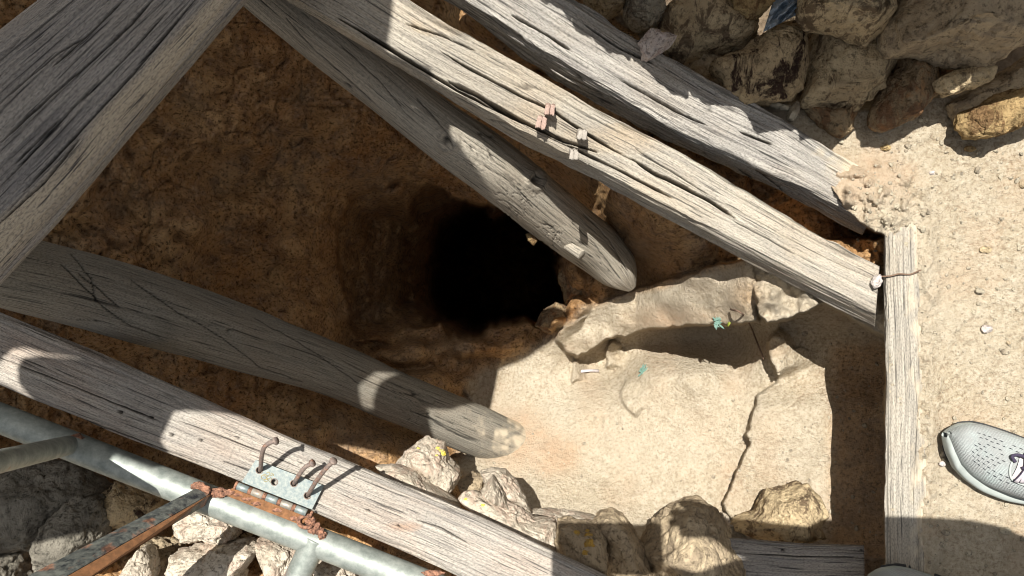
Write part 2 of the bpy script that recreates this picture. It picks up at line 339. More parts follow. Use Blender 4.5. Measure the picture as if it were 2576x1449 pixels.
U, V_ = np.meshgrid(gu, gv, indexing='ij')
Z, G, FL = terrain_z(U, V_)
far = ss((np.maximum(np.maximum(-300 - U, U - 2900), np.maximum(-300 - V_, V_ - 1800))) / 1200)
Z = Z * (1 - far)
nn = fb2(U / 90, V_ / 90, 4, 21)
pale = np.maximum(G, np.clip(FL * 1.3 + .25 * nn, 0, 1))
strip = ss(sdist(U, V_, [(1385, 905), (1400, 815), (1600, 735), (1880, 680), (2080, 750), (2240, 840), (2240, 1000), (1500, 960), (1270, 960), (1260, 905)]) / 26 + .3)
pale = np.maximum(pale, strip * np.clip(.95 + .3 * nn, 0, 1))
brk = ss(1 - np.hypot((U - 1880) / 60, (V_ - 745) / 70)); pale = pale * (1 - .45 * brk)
pale = pale * (1 - .55 * ss((U - 2060) / 60) * ss((V_ - 840) / 50) * (1 - G))  # floor painted browner along the edge plank's shadow strip
out_ = ss(np.maximum(np.maximum(-50 - U, U - 2640), np.maximum(-60 - V_, V_ - 1500)) / 120); pale = np.clip(pale + out_ * (.75 + .3 * fb2(U / 300, V_ / 300, 3, 61)), 0, 1)
orange = np.clip(ss(1 - np.hypot((U - 1300) / 160, (V_ - 1110) / 130)) * 1.2 + .9 * ss(1 - np.hypot((U - 1400) / 100, (V_ - 1150) / 80)) + .7 * ss(1 - np.hypot((U - 1700) / 180, (V_ - 800) / 50)) + .25 * nn, 0, .9) * (1 - G)
orange = np.clip(orange + G * np.clip(.6 * ss(1 - np.hypot((U - 2160) / 260, (V_ - 470) / 170)) + .25 * nn, 0, .7), 0, .9)
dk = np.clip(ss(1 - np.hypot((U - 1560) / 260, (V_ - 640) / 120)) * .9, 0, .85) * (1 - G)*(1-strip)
dk = np.maximum(dk, .8 * ss(sdist(U, V_, FOOT) / 40) * (1 - far))  # soil in the wall gaps darkened to stand in for shade
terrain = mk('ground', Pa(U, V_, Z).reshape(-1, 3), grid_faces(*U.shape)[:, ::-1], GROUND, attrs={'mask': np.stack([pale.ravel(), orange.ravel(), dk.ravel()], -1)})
terrain['kind'] = 'structure'

# ------------------------------------------------------------------ beams
def lerp_st(st, n):
    """resample stations evenly by 3-D length (smooth)"""
    st = np.asarray(st, float); L = np.concatenate([[0], np.cumsum(np.linalg.norm(np.diff(st[:, 0], axis=0), axis=-1))])
    s = np.linspace(0, L[-1], n); o = np.zeros((n,) + st.shape[1:])
    for i in range(st.shape[1]):
        for k in range(st.shape[2]): o[:, i, k] = np.interp(s, L, st[:, i, k])
    w = max(1, n // 14); ker = np.hanning(2 * w + 3)[1:-1]; ker /= ker.sum()
    for i in range(st.shape[1]):
        for k in range(st.shape[2]):
            a = o[:, i, k]; lin = np.linspace(0, 1, n) * (a[-1] - a[0]) + a[0]; e = a - lin
            pad = np.concatenate([-e[1:w + 1][::-1], e, -e[-w - 1:-1][::-1]]); o[:, i, k] = lin + np.convolve(pad, ker, 'valid')[:n]
    return o, s
def beam(name, stations, mat, seed, rad=0.006, cracks=(), ns=None, amp=1.0, holes=(), warm=None, dirt=None, crackd=1.0, chips=None, fray=0.0):
    """stations: (E1, E2, E3 or None, z, thickness): top far edge, top near edge, bottom near edge"""
    S = []
    for e1, e2, e3, z, th in stations:
        p1 = np.array(P(*e1, z)); p2 = np.array(P(*e2, z)); p3 = (p2 + (0, 0, -th)) if e3 is None else (p2 + np.array(P(*e1, z - th)) - p1) if e3 == 1 else np.array(P(*e2, z - th)) if e3 == 2 else np.array(P(*e3, z - th))
        S.append([p1, p2, p3, p1 + p3 - p2])
    O, s = lerp_st(S, 2); L = s[-1]
    n = ns or int(L / 0.0026); O, s = lerp_st(S, n)
    c = O.mean(1); a = (O[:, 1] - O[:, 0]) / 2; b = (O[:, 2] - O[:, 1]) / 2       # half axes
    wa = np.linalg.norm(a, axis=1).mean(); wb = np.linalg.norm(b, axis=1).mean()
    # rounded rectangle perimeter, dense on top and near side
    prm = []; r = min(rad, wa * .9, wb * .9)
    def edge(x0, y0, x1, y1, nx, ny, k):
        for t in np.arange(k) / k: prm.append((x0 + (x1 - x0) * t, y0 + (y1 - y0) * t, nx, ny))
    def arc(cx, cy, a0, k):
        for t in np.arange(k) / k:
            an = a0 + t * math.pi / 2; prm.append((cx + r * math.cos(an), cy + r * math.sin(an), math.cos(an), math.sin(an)))
    kt = int(2 * wa / 0.00085); kb = int(2 * wb / 0.0014); kr = max(4, int(r * 1.6 / .0012))
    edge(-wa + r, -wb, wa - r, -wb, 0, -1, kt); arc(wa - r, -wb + r, -math.pi / 2, kr)
    edge(wa, -wb + r, wa, wb - r, 1, 0, kb); arc(wa - r, wb - r, 0, kr)
    edge(wa - r, wb, -wa + r, wb, 0, 1, 14); arc(-wa + r, wb - r, math.pi / 2, kr)
    edge(-wa, wb - r, -wa, -wb + r, -1, 0, kb); arc(-wa + r, -wb + r, math.pi, kr)
    prm = np.array(prm); m = len(prm)
    dp = np.hypot(*(np.roll(prm[:, :2], -1, 0) - prm[:, :2]).T); pp = np.concatenate([[0], np.cumsum(dp)[:-1]])
    PX, PY, NX, NY = [prm[None, :, i] * np.ones((n, 1)) for i in range(4)]
    SS, PPm = np.meshgrid(s, pp, indexing='ij')
    # relief
    wob = .004 * vn2(SS * 3, PPm * 2, seed) * 1
    wp = PPm + .0035 * vn2(SS * 6, PPm * 22, seed + 1)
    g = .0011 * fb2(SS * 5, wp * 160, 3, seed + 2) + .0008 * fb2(SS * 14, wp * 420, 2, seed + 3)
    k1 = np.abs(vn2(SS * 3.1, wp * 62, seed + 4)); k1m = ss(vn2(SS * 4, wp * 20, seed + 5) * 1.6 + .2)
    ck = ss(1 - k1 / .055) * k1m
    k2 = np.abs(vn2(SS * 7, wp * 150, seed + 6)); ck2 = ss(1 - k2 / .08) * ss(vn2(SS * 9, wp * 50, seed + 7) * 1.5)
    disp = amp * (.6 * wob + g) - .0035 * crackd * ck - .0015 * crackd * ck2
    mask0 = np.clip(ck * .75 * crackd + ck2 * .4 * crackd, 0, .9)
    # worn corners
    cornery = ss(1 - np.abs(np.hypot(np.abs(PX) - wa, np.abs(PY) - wb)) / .012)
    disp = disp - cornery * .004 * np.maximum(0, vn2(SS * 9, PPm * 5, seed + 8) + .3 * vn2(SS * 60, PPm * 30, seed + 9)) * 1.4
    if fray: disp = disp + cornery * fray * vn2(SS * 45, wp * 260, seed + 19) + fray * .8 * np.maximum(0, vn2(SS * 22, wp * 200, seed + 12)) * ss(vn2(SS * 4, wp * 9, seed + 13) + .4)
    X = c[:, None] + a[:, None] * ((PX + NX * disp) / wa)[..., None] + b[:, None] * ((PY + NY * disp) / wb)[..., None]
    # explicit cracks and holes drawn on the photographed faces
    top = (NY < -0.5) | (NX > .5)
    uu = X[..., 0] / (CAMZ - X[..., 2]) * F + W / 2; vv = -X[..., 1] / (CAMZ - X[..., 2]) * F + H / 2
    for pts, wd, dpth in cracks:
        wj = 1.6 * vn2(SS * 22, PPm * 0 + 1, seed + len(pts)) + .8 * vn2(SS * 70, PPm * 0, seed + 2)
        d, sg, al = seg_dist(uu, vv + wj, pts); e = ss(np.minimum(al, 1 - al) * 7 + .05)
        k = ss(1 - d / (wd * (.35 + .8 * e + .25 * vn2(SS * 30, PPm * 0, 4)) + .4)) * top
        X[..., 2] -= k * dpth; mask0 = np.maximum(mask0, k * .96)
    for hu, hv, hr in holes:
        k = ss(1.25 - np.hypot((uu - hu) * .8, (vv - hv)) / (hr * (1 + .3 * vn2(uu / 6, vv / 6, 3)))) * top
        X[..., 2] -= k * .006; mask0 = np.maximum(mask0, k)
    wm = np.zeros_like(mask0)
    if warm is not None: wm = np.clip(warm(uu, vv, PX / wa, PY / wb) + .35 * fb2(SS * 14, PPm * 40, 3, seed + 30) * (warm(uu, vv, PX / wa, PY / wb) > .02), 0, 1)
    dm = np.zeros_like(mask0)
    if dirt is not None: dm = np.clip(dirt(uu, vv, PX / wa, PY / wb), 0, 1)
    V = X.reshape(-1, 3); Fq = grid_faces(n, m, True)
    uv = np.stack([SS.ravel() + seed * 1.7, PPm.ravel() + seed * .9], -1)
    att = np.stack([mask0.ravel(), wm.ravel(), dm.ravel()], -1)
    # end caps: ring shrunk to the middle, slightly rough
    for end in (0, n - 1):
        ring = X[end]; cen = ring.mean(0); base = len(V); K = 10; prev = np.arange(m) + end * m
        for q in range(1, K + 1):
            f = 1 - q / K; rr = cen + (ring - cen) * f
            V = np.vstack([V, rr]); cur = base + np.arange(m) + (q - 1) * m
            f4 = np.stack([prev, np.roll(prev, -1), np.roll(cur, -1), cur], -1)
            Fq = np.vstack([Fq, f4 if end else f4[:, ::-1]]); prev = cur
            uv = np.vstack([uv, np.stack([np.full(m, f * .02), np.full(m, f * .05) + pp], -1)]); att = np.vstack([att, np.zeros((m, 3))])
    base = tuple(V.mean(0))
    return mk(name, V, Fq, mat, loc=base, uv=uv, attrs={'mask': att})

bA = beam('timber_beam', [((750, -180), (670, -40), (668, -25), .22, .055), ((930, -75), (852, 65), (852, 85), .25, .055), ((1109, 44), (1035, 175), (1036, 196), .22, .055),
    ((1366, 185), (1297, 321), (1292, 356), .15, .055), ((1540, 291), (1474, 415), (1468, 441), .10, .055), ((1724, 383), (1660, 508), (1652, 545), .065, .055),
    ((1868, 470), (1812, 587), (1806, 626), .04, .055), ((2046, 579), (1998, 683), (1992, 724), .015, .055), ((2213, 664), (2203, 788), (2200, 830), .004, .055)],
    WOOD_PALE, 1, .003, fray=.0012, crackd=.7, cracks=[([(852, 45), (938, 95), (1050, 165), (1170, 235), (1270, 285), (1350, 322), (1420, 352), (1500, 380)], 4.6, .02),
    ([(1130, 205), (1200, 240), (1290, 292), (1340, 318)], 6, .02), ([(1110, 130), (1220, 195), (1320, 245), (1385, 275), (1440, 312), (1540, 375), (1600, 408)], 3.4, .015),
    ([(1590, 400), (1640, 432), (1720, 470), (1790, 510), (1850, 548)], 5, .02), ([(1380, 345), (1450, 375), (1560, 430), (1640, 470), (1690, 498)], 3.6, .015),
    ([(1020, 60), (1110, 90), (1200, 130)], 2.2, .01), ([(1600, 375), (1700, 440), (1800, 500)], 1.8, .006), ([(1850, 560), (1930, 600), (2000, 640)], 2, .006)],
    warm=lambda u, v, a, b: ss(1 - np.hypot((u - 1560) / 170, (v - 350) / 45)) * .7 + ss(1 - np.hypot((u - 1110) / 90, (v - 60) / 40)) * .4)
tag(bA, 'pale squared timber with long black cracks and four rusty stubs, crossing the pit', 'beam')
bC = beam('timber_beam', [((1000, -260), (940, -145), (915, -120), .22, .06), ((1250, -125), (1177, -2), (1150, 28), .18, .06), ((1476, 13), (1400, 145), (1385, 203), .13, .06), ((1617, 102), (1545, 230), (1531, 279), .10, .06),
    ((1805, 213), (1735, 337), (1721, 372), .07, .06), ((1988, 307), (1925, 428), (1915, 458), .035, .06), ((2075, 370), (2020, 468), (2008, 502), .018, .06), ((2230, 460), (2185, 560), (2170, 590), -.008, .05)],
    WOOD_SILVER, 4, .005, amp=1.7, fray=.0025, crackd=1.15, cracks=[([(1290, 40), (1380, 90), (1440, 128)], 4, .015), ([(1470, 60), (1560, 120), (1640, 160)], 3, .012), ([(1560, 200), (1700, 280), (1790, 320)], 3, .01),
    ([(1905, 425), (1930, 445), (1962, 470), (1972, 480)], 2.5, .01), ([(1860, 425), (1890, 445), (1895, 450)], 2.5, .01), ([(1860, 330), (1910, 352), (1945, 365)], 3, .01)],
    dirt=lambda u, v, a, b: ss((u - 2040) / 110 + .35 * fb2(u / 20, v / 20, 3, 5)) * ss((v * .9 - u * .55 + 760) * -.02 + .6) * 0.9)
tag(bC, 'silvery frayed squared timber beside the stacked rocks, its far end buried in dirt', 'beam')
bG = beam('timber_beam', [((-500, 462), (-90, 810), 2, .41, .11), ((-446, 417), (-50, 765), 2, .41, .11), ((-153, 190), (195, 496), 2, .40, .11), ((33, 47), (342, 319), 2, .38, .11),
    ((372, -216), (617, 0), 2, .345, .11), ((640, -420), (830, -230), 2, .33, .11), ((900, -620), (1050, -470), 2, .30, .11)],
    WOOD_GREY, 8, .022, crackd=.5, amp=.9, cracks=[([(0, 360), (60, 300), (200, 180), (330, 60), (400, -20)], 3.4, .006), ([(60, 480), (200, 330), (330, 190), (480, 10)], 3.6, .006), ([(0, 470), (140, 320), (250, 200)], 2.8, .005),
    ([(130, 170), (240, 70), (310, 0)], 3, .005), ([(0, 560), (110, 460), (200, 350)], 2.8, .005), ([(10, 250), (150, 130), (220, 90)], 2.2, .004), ([(200, 260), (330, 130), (420, 30)], 2.4, .004), ([(40, 410), (150, 300)], 2.4, .004)],
    warm=lambda u, v, a, b: ss(1.3 - np.abs(a - .74) / .17) * (b < .4) * .95)
tag(bG, 'wide shaded grey timber nearest the camera, slanting over the upper left corner with a tan worn edge', 'beam')
bB = beam('timber_beam', [((-400, 610), (-465, 760), 1, .05, .07), ((-150, 722), (-215, 872), 1, .05, .07), ((100, 830), (31, 982), 1, .05, .07), ((301, 915), (235, 1070), 1, .05, .07), ((616, 1052), (552, 1192), 1, .05, .07),
    ((872, 1158), (808, 1300), 1, .05, .07), ((1146, 1271), (1085, 1420), 1, .05, .07), ((1400, 1388), (1335, 1536), 1, .05, .07), ((1700, 1530), (1640, 1675), 1, .05, .07)],
    WOOD_PINK, 12, .012, crackd=.55, holes=[(304, 1037, 5), (380, 1051, 4), (432, 1094, 5), (505, 1108, 5), (597, 1101, 4), (925, 1284, 3.5), (1002, 1323, 3.5), (757, 1166, 3)],
    cracks=[([(0, 900), (200, 980), (400, 1060)], 2.2, .005), ([(60, 1000), (300, 1090), (500, 1165)], 2, .004), ([(450, 1060), (640, 1130), (760, 1180)], 1.8, .004), ([(1050, 1310), (1110, 1330), (1180, 1370)], 2.2, .005), ([(560, 1160), (650, 1190)], 1.6, .003)],
    warm=lambda u, v, a, b: ss(1 - np.hypot((u - 1010) / 60, (v - 1325) / 16)) * .8)
tag(bB, 'squared timber at the lower left carrying the zinc hinge plate, half in shade', 'beam')
bS = beam('edge_timber', [((2223, 520), (2315, 520), (2319, 520), .002, .07), ((2222, 700), (2315, 700), (2319, 700), .004, .07), ((2230, 950), (2330, 950), (2334, 950), .004, .07), ((2226, 1200), (2334, 1200), (2338, 1200), .004, .07), ((2227, 1449), (2330, 1449), (2334, 1449), .004, .07), ((2228, 1700), (2330, 1700), (2334, 1700), .004, .07)],
    WOOD_EDGE, 17, .004, crackd=1.0, fray=.001, dirt=lambda u, v, a, b: .9 * ss((a * .5 + .5) * 2.2 - 1.45 + .6 * fb2(u / 26, v / 60, 4, 3)) + .9 * ss((600 - v) / 60 + .4 * fb2(u / 14, v / 14, 3, 8)))
tag(bS, 'long straight plank edging the trail at the pit lip, half covered with pale dust', 'beam')
bT = beam('timber_beam', [((1700, 1350), (1700, 1480), 1, -.09, .09), ((1855, 1355), (1850, 1480), 1, -.09, .09), ((2012, 1369), (2010, 1490), 1, -.09, .09), ((2174, 1371), (2176, 1495), 1, -.09, .09)],
    WOOD_GREY, 21, .004, crackd=.8, cracks=[([(1900, 1395), (2050, 1402), (2150, 1400)], 1.6, .004)], holes=[(2178 - 10, 1385, 4), (1970, 1385, 4), (1850, 1410, 4)])
tag(bT, 'grey shaded timber at the bottom edge between the big rounded rock and the edge plank', 'beam')

# ------------------------------------------------------------------ logs
def log(name, st, mat, seed, squig=(), cracks=(), knots=(), parent=None, n=None, amp=1.0, lump=.05, dust=None):
    """st: (u, v, z, radius in grid units)"""
    C = np.array([P(u, v, z) for u, v, z, r in st]); Rr = np.array([r / F * (CAMZ - z) for u, v, z, r in st])
    S = np.stack([C, np.stack([Rr, Rr, Rr], -1)], 1); O, s = lerp_st(S, 2); n = n or int(s[-1] / .0022); O, s = lerp_st(S, n)
    c = O[:, 0]; r = O[:, 1, 0]; m = 190
    t = np.gradient(c, axis=0); t /= np.linalg.norm(t, axis=1)[:, None]; up = np.array([0, 0, 1.0]); sd_ = np.cross(t, up); sd_ /= np.linalg.norm(sd_, axis=1)[:, None]; nu = np.cross(sd_, t)
    th = np.arange(m) / m * 2 * math.pi; SS, TH = np.meshgrid(s, th, indexing='ij'); RR = r[:, None] * np.ones((1, m))
    ca, sa = np.cos(TH), np.sin(TH)
    lum = lump * (vn3(ca * .9, sa * .9, SS * 7, seed) + .5 * vn3(ca * 2, sa * 2, SS * 14, seed + 1))
    tt = TH + .15 * vn3(ca, sa, SS * 8, seed + 2)
    g = .0006 * fb3(np.cos(tt) * 9, np.sin(tt) * 9, SS * 9, 3, seed + 3)
    k = np.abs(vn3(np.cos(tt) * 5, np.sin(tt) * 5, SS * 5, seed + 4)); ck = ss(1 - k / .045) * ss(vn3(ca * 2, sa * 2, SS * 6, seed + 5) * 1.5 + .1)
    RR2 = RR * (1 + lum) + amp * g - .0028 * ck
    X = c[:, None] + sd_[:, None] * (RR2 * ca)[..., None] + nu[:, None] * (RR2 * sa)[..., None]
    uu = X[..., 0] / (CAMZ - X[..., 2]) * F + W / 2; vv = -X[..., 1] / (CAMZ - X[..., 2]) * F + H / 2
    mask0 = ck * .85; dis = np.zeros_like(mask0)
    for a, b, ra, rb in squig:
        mm = ss(1.5 * (1 - np.hypot((uu - a) / ra, (vv - b) / rb)))
        qa = uu * .8 + vv * .6; qb = vv * .8 - uu * .6; q = np.abs(vn2(qa / 30 + 1.2 * vn2(uu / 30, vv / 30, 9), qb / 7 + 1.5 * vn2(uu / 30, vv / 30, 7), 13)); kk = ss(1 - q / .16) * mm
        dis -= .0018 * kk; mask0 = np.maximum(mask0, .5 * ss(1 - q / .09) * mm)
    for pts, wd, dpth in cracks:
        wj = 4 * vn2(SS * 18, SS * 0, seed + 2) + 2 * vn2(SS * 60, SS * 0, seed)
        d, sg, al = seg_dist(uu, vv + wj, pts); kk = ss(1 - d / wd) * (sa > 0); dis -= dpth * kk; mask0 = np.maximum(mask0, .95 * kk)
    for a, b, ra in knots:
        d = np.hypot(uu - a, vv - b) / ra; top = sa > 0
        dis += .004 * np.exp(-((d - 1) / .35) ** 2) * top - .006 * ss(1 - d / .7) * top; mask0 = np.maximum(mask0, (ss(1 - d / .75) * .9 + .35 * np.exp(-((d - .95) / .12) ** 2)) * top)
    nrm = sd_[:, None] * ca[..., None] + nu[:, None] * sa[..., None]; X = X + nrm * dis[..., None]
    V = X.reshape(-1, 3); Fq = grid_faces(n, m, True)
    for end in (0, n - 1):
        cen = X[end].mean(0); V = np.vstack([V, cen[None]]); ci = len(V) - 1; i = np.arange(m) + end * m
        f4 = np.stack([i, np.roll(i, -1), np.full(m, ci), np.full(m, ci)], -1)
        # as thin quads towards a small inner ring
        inner = cen + (X[end] - cen) * .02; V = np.vstack([V, inner]); ii = np.arange(m) + len(V) - m
        f4 = np.stack([i, np.roll(i, -1), np.roll(ii, -1), ii], -1); Fq = np.vstack([Fq, f4 if end else f4[:, ::-1]])
    nv = len(V); uv = np.zeros((nv, 2)); uv[:n * m, 0] = (SS + seed).ravel(); uv[:n * m, 1] = (np.where(TH > math.pi * 1.5, TH - 2 * math.pi, TH) * r.mean()).ravel()
    att = np.zeros((nv, 3)); att[:n * m, 0] = np.clip(mask0, 0, 1).ravel()
    if dust: att[:n * m, 2] = np.clip(ss((uu - dust[0]) / dust[1] + .5 * fb2(uu / 18, vv / 18, 3, 2)), 0, 1).ravel()
    base = tuple(V.mean(0)) if not parent else None
    return mk(name, V, Fq[:, ::-1], mat, loc=base, uv=uv, attrs={'mask': att})
lf = log('log_post', [(560, -130, .15, 72), (700, -10, .13, 74), (800, 75, .11, 74), (925, 175, .09, 73), (1020, 255, .075, 71), (1123, 338, .065, 71), (1240, 420, -.005, 71), (1320, 485, -.085, 73), (1372, 527, -.14, 70),
     (1440, 580, -.21, 66), (1500, 625, -.275, 63), (1545, 670, -.31, 57), (1568, 697, -.325, 49), (1582, 715, -.33, 34), (1588, 724, -.333, 14)], LOG_GREY, 31,
     squig=[(1290, 500, 110, 90), (1200, 400, 60, 60), (1390, 590, 70, 50)], knots=[(1125, 353, 24), (1348, 452, 22)],
     cracks=[([(1050, 250), (1120, 330), (1140, 370)], 2.2, .003), ([(1440, 560), (1500, 620), (1560, 700)], 2, .003), ([(1470, 540), (1530, 600), (1580, 680)], 2, .003), ([(860, 120), (960, 210), (1010, 270)], 2, .002), ([(1190, 400), (1300, 470), (1340, 520)], 2, .002), ([(720, 50), (860, 190), (930, 250)], 2, .002)])
tag(lf, 'bent grey log with knots and beetle tracks, leaning over the dark tunnel mouth', 'log')
stub = log('branch_stub', [(1415, 608, -.175, 11), (1440, 625, -.16, 11), (1460, 638, -.15, 12), (1464, 641, -.148, 12)], LOG_GREY, 33, n=60, lump=.05); rel(stub, lf)
lh = log('log_post', [(-250, 560, .22, 105), (-60, 655, .15, 100), (60, 690, .10, 98), (200, 725, .04, 96), (310, 757, .0, 93), (450, 800, -.07, 88), (634, 862, -.16, 80), (788, 910, -.24, 70), (872, 943, -.29, 64),
     (972, 988, -.34, 63), (1060, 1025, -.39, 63), (1136, 1058, -.435, 63), (1220, 1092, -.49, 62), (1310, 1128, -.56, 58)], LOG_DARK, 37, dust=(1215, 130),
     squig=[(1055, 1040, 85, 55)], cracks=[([(155, 665), (200, 710), (260, 770), (330, 820), (400, 850)], 2.4, .004), ([(200, 690), (260, 735), (300, 770)], 2.4, .004), ([(330, 700), (450, 790), (560, 850), (660, 930), (760, 960)], 2, .003), ([(640, 800), (800, 890), (900, 960)], 1.8, .002), ([(180, 640), (230, 700), (240, 760)], 2.4, .003)])
tag(lh, 'thick smooth grey log crossing the left pit wall, its end sunk in the sunlit floor', 'log')

# ------------------------------------------------------------------ stones
_b = bmesh.new(); bmesh.ops.create_icosphere(_b, subdivisions=6, radius=1); ICO6 = (np.array([v.co[:] for v in _b.verts]), np.array([[v.index for v in f.verts] for f in _b.faces])); _b.free()
_b = bmesh.new(); bmesh.ops.create_icosphere(_b, subdivisions=4, radius=1); ICO4 = (np.array([v.co[:] for v in _b.verts]), np.array([[v.index for v in f.verts] for f in _b.faces])); _b.free()
def rock(name, poly, z, T, mat, seed, label, cat='rock', group=None, e=.28, facets=9, rough=1.0, tilt=(0, 0), small=False, grow=1.03):
    """poly: outline in grid units at height z; T: half thickness"""
    D, Fc = ICO4 if small else ICO6
    rs0 = random.Random(seed)
    poly = np.array([P(u, v, z)[:2] for u, v in poly]); c = poly.mean(0)
    A = 0; cx = cy = 0
    for i in range(len(poly)):
        x1, y1 = poly[i]; x2, y2 = poly[(i + 1) % len(poly)]; k = x1 * y2 - x2 * y1; A += k; cx += (x1 + x2) * k; cy += (y1 + y2) * k
    c = np.array([cx / (3 * A), cy / (3 * A)])
    ph = np.linspace(-math.pi, math.pi, 361); rad = np.zeros(361)
    for j, a in enumerate(ph):
        dx, dy = math.cos(a), math.sin(a)
        for i in range(len(poly)):
            p, q = poly[i] - c, poly[(i + 1) % len(poly)] - c; ex, ey = q - p; den = dx * ey - dy * ex
            if abs(den) < 1e-12: continue
            t = (p[0] * ey - p[1] * ex) / den; s = (p[0] * dy - p[1] * dx) / den
            if t > 0 and -1e-6 <= s <= 1 + 1e-6: rad[j] = max(rad[j], t)
    rad = rad * grow
    phi = np.arctan2(D[:, 1], D[:, 0]); h = np.hypot(D[:, 0], D[:, 1]); Rd = np.interp(phi, ph, rad); size = float(rad.mean())
    hh = h ** e; zz = np.sign(D[:, 2]) * np.abs(D[:, 2]) ** .8
    Pn = np.stack([np.cos(phi) * hh, np.sin(phi) * hh, zz], -1)
    rs = np.random.RandomState(seed)
    for k in range(facets + 10):
        a = rs.rand() * 6.283; nz = (.35 + .6 * rs.rand()) if k < facets else .12 + .35 * rs.rand(); nv = np.array([math.cos(a) * math.sqrt(1 - nz * nz), math.sin(a) * math.sqrt(1 - nz * nz), nz]); off = (.62 + .30 * rs.rand()) if k < facets else .84 + .16 * rs.rand()
        o = np.maximum(0, Pn @ nv - off); Pn = Pn - nv * (o * .9)[:, None] * np.array([.8, .8, 1.05])
    X = np.stack([c[0] + Pn[:, 0] * Rd, c[1] + Pn[:, 1] * Rd, z + Pn[:, 2] * T + (Pn[:, 0] * Rd) * tilt[0] + (Pn[:, 1] * Rd) * tilt[1]], -1)
    q = X / max(size, .004)
    dn = (.05 * fb3(q[:, 0] * 2.6, q[:, 1] * 2.6, q[:, 2] * 2.6, 5, seed, .55) - .05 * ss(1 - np.abs(fb3(q[:, 0] * 1.7, q[:, 1] * 1.7, q[:, 2] * 1.7, 3, seed + 9)) / .12)) * size
    bx = X * 55; rid = 1 - np.abs(vn3(bx[:, 0] * .6 + bx[:, 1], bx[:, 1], bx[:, 2], seed))
    dn = dn + rough * ((.0 if small else .0022) * fb3(bx[:, 0] * 1.5, bx[:, 1] * 1.5, bx[:, 2] * 1.5, 3, seed + 1) - (.0 if small else .0015) * ss((rid - .93) / .07))
    X = X + D * dn[:, None]
    o = mk(name, X, Fc, mat, loc=(c[0], c[1], z - T * .9)); tag(o, label, cat, group); return o
def Z3(pts): return [(1475.8 + x * .42705, y * .42705) for x, y in pts]
def Z8(pts): return [(852 + x * .3425, 952.6 + y * .3425) for x, y in pts]
def Z9(pts): return [(1704 + x * .3425, 952.6 + y * .3425) for x, y in pts]
def Z7(pts): return [(x * .3425, 952.6 + y * .3425) for x, y in pts]
GW = 'stacked rocks of the dry stone wall'
wall = [
 (Z3([(-60,-120),(240,-120),(235,0),(220,35),(100,85),(20,30)]), .06, .05, ST_TAN, 'tan rock with a dark edge at the left end of the wall'),
 (Z3([(225,-100),(475,-100),(465,100),(420,130),(340,158),(265,120),(230,60)]), .05, .045, ST_GREY, 'grey blunt rock hanging over the small black gap beside the silvery timber'),
 (Z3([(440,60),(560,-60),(860,-10),(1045,80),(1040,170),(940,270),(700,310),(550,380),(420,350),(400,250)]), .065, .055, ST_TAN, 'big tan rock with dark brown blotches behind the small whitish stone'),
 (Z3([(860,-100),(1115,-90),(1115,10),(1070,60),(970,92),(880,40)]), .10, .035, ST_OCHRE, 'orange brown rock tip at the top edge, left of the blue plastic scrap'),
 (Z3([(1020,200),(1160,110),(1265,85),(1310,130),(1312,510),(1250,560),(1100,590),(920,615),(820,560),(790,460),(750,400),(750,330),(940,270)]), .06, .055, ST_DARK, 'tall angular rock with vertical dark brown streaks and a straight right side'),
 (Z3([(1290,-160),(1880,-160),(1865,0),(1830,130),(1740,222),(1500,155),(1350,130),(1270,60)]), .13, .06, ST_TAN, 'tan block at the top edge with sunlit crusty right corner'),
 (Z3([(1330,155),(1500,150),(1720,215),(1860,350),(1760,520),(1640,640),(1510,672),(1340,640),(1285,590),(1320,480)]), .06, .05, ST_TAN, 'five sided tan rock with a sunlit patch near its lower tip'),
 (Z3([(1860,-200),(2800,-200),(2800,180),(2576,240),(2500,330),(2380,368),(2270,350),(2140,290),(1990,268),(1840,302),(1785,250),(1790,150)]), .13, .08, ST_BROWN, 'largest brown rock filling the top right corner, with small sunlit spots on its lower rim'),
 (Z3([(1860,250),(2140,270),(2080,450),(2065,560),(1930,700),(1780,770),(1710,740),(1700,640),(1760,520),(1840,370)]), .045, .045, ST_RED, 'long leaning rock with a rust red stain, standing on the dirt'),
 (Z3([(2070,460),(2280,360),(2430,380),(2425,430),(2380,480),(2150,557),(2095,530)]), .075, .03, ST_TAN, 'small flat lozenge rock wedged below the largest rock'),
 (Z3([(2380,470),(2700,250),(2760,500),(2680,640),(2560,640),(2230,720),(2160,600)]), .045, .04, ST_BROWN, 'shaded brown rock between the lozenge rock and the yellow sunlit rock'),
 (Z3([(2620,480),(2760,560),(2700,700),(2576,745),(2430,802),(2290,802),(2215,745),(2230,650),(2400,560)]), .055, .045, ST_OCHRE, 'crusty yellow rock in full sun at the right end of the wall'),
 (Z3([(1290,620),(1470,640),(1600,620),(1592,760),(1510,802),(1460,780),(1340,690)]), .02, .03, ST_RED, 'small reddish rock on the dirt under the five sided rock'),
 (Z3([(560,330),(760,300),(860,420),(800,470),(700,440),(600,390)]), .0, .03, ST_BROWN, 'dark recessed stone in the gap under the blotched rock'),
 (Z3([(120,100),(330,120),(420,170),(330,260),(200,200)]), -.02, .03, ST_BROWN, 'dark stone deep in the gap next to the whitish stone'),
 (Z3([(2060,280),(2260,300),(2240,380),(2090,470)]), .03, .035, ST_RED, 'shadowed stone in the gap above the lozenge rock'),
 (Z3([(1180,60),(1360,100),(1400,300),(1290,400),(1230,200)]), .0, .05, ST_BROWN, 'dark stone behind the gap between the streaked rock and the five sided rock'),
]
for i, (pl, z, T, m_, lb) in enumerate(wall): rock('rock', pl, z + (.0, .012, -.012, .006)[i % 4], T, m_, 50 + i, lb, group=GW, facets=12, e=.2, grow=(.97, 1.0, .98)[i % 3], tilt=(0, .12))
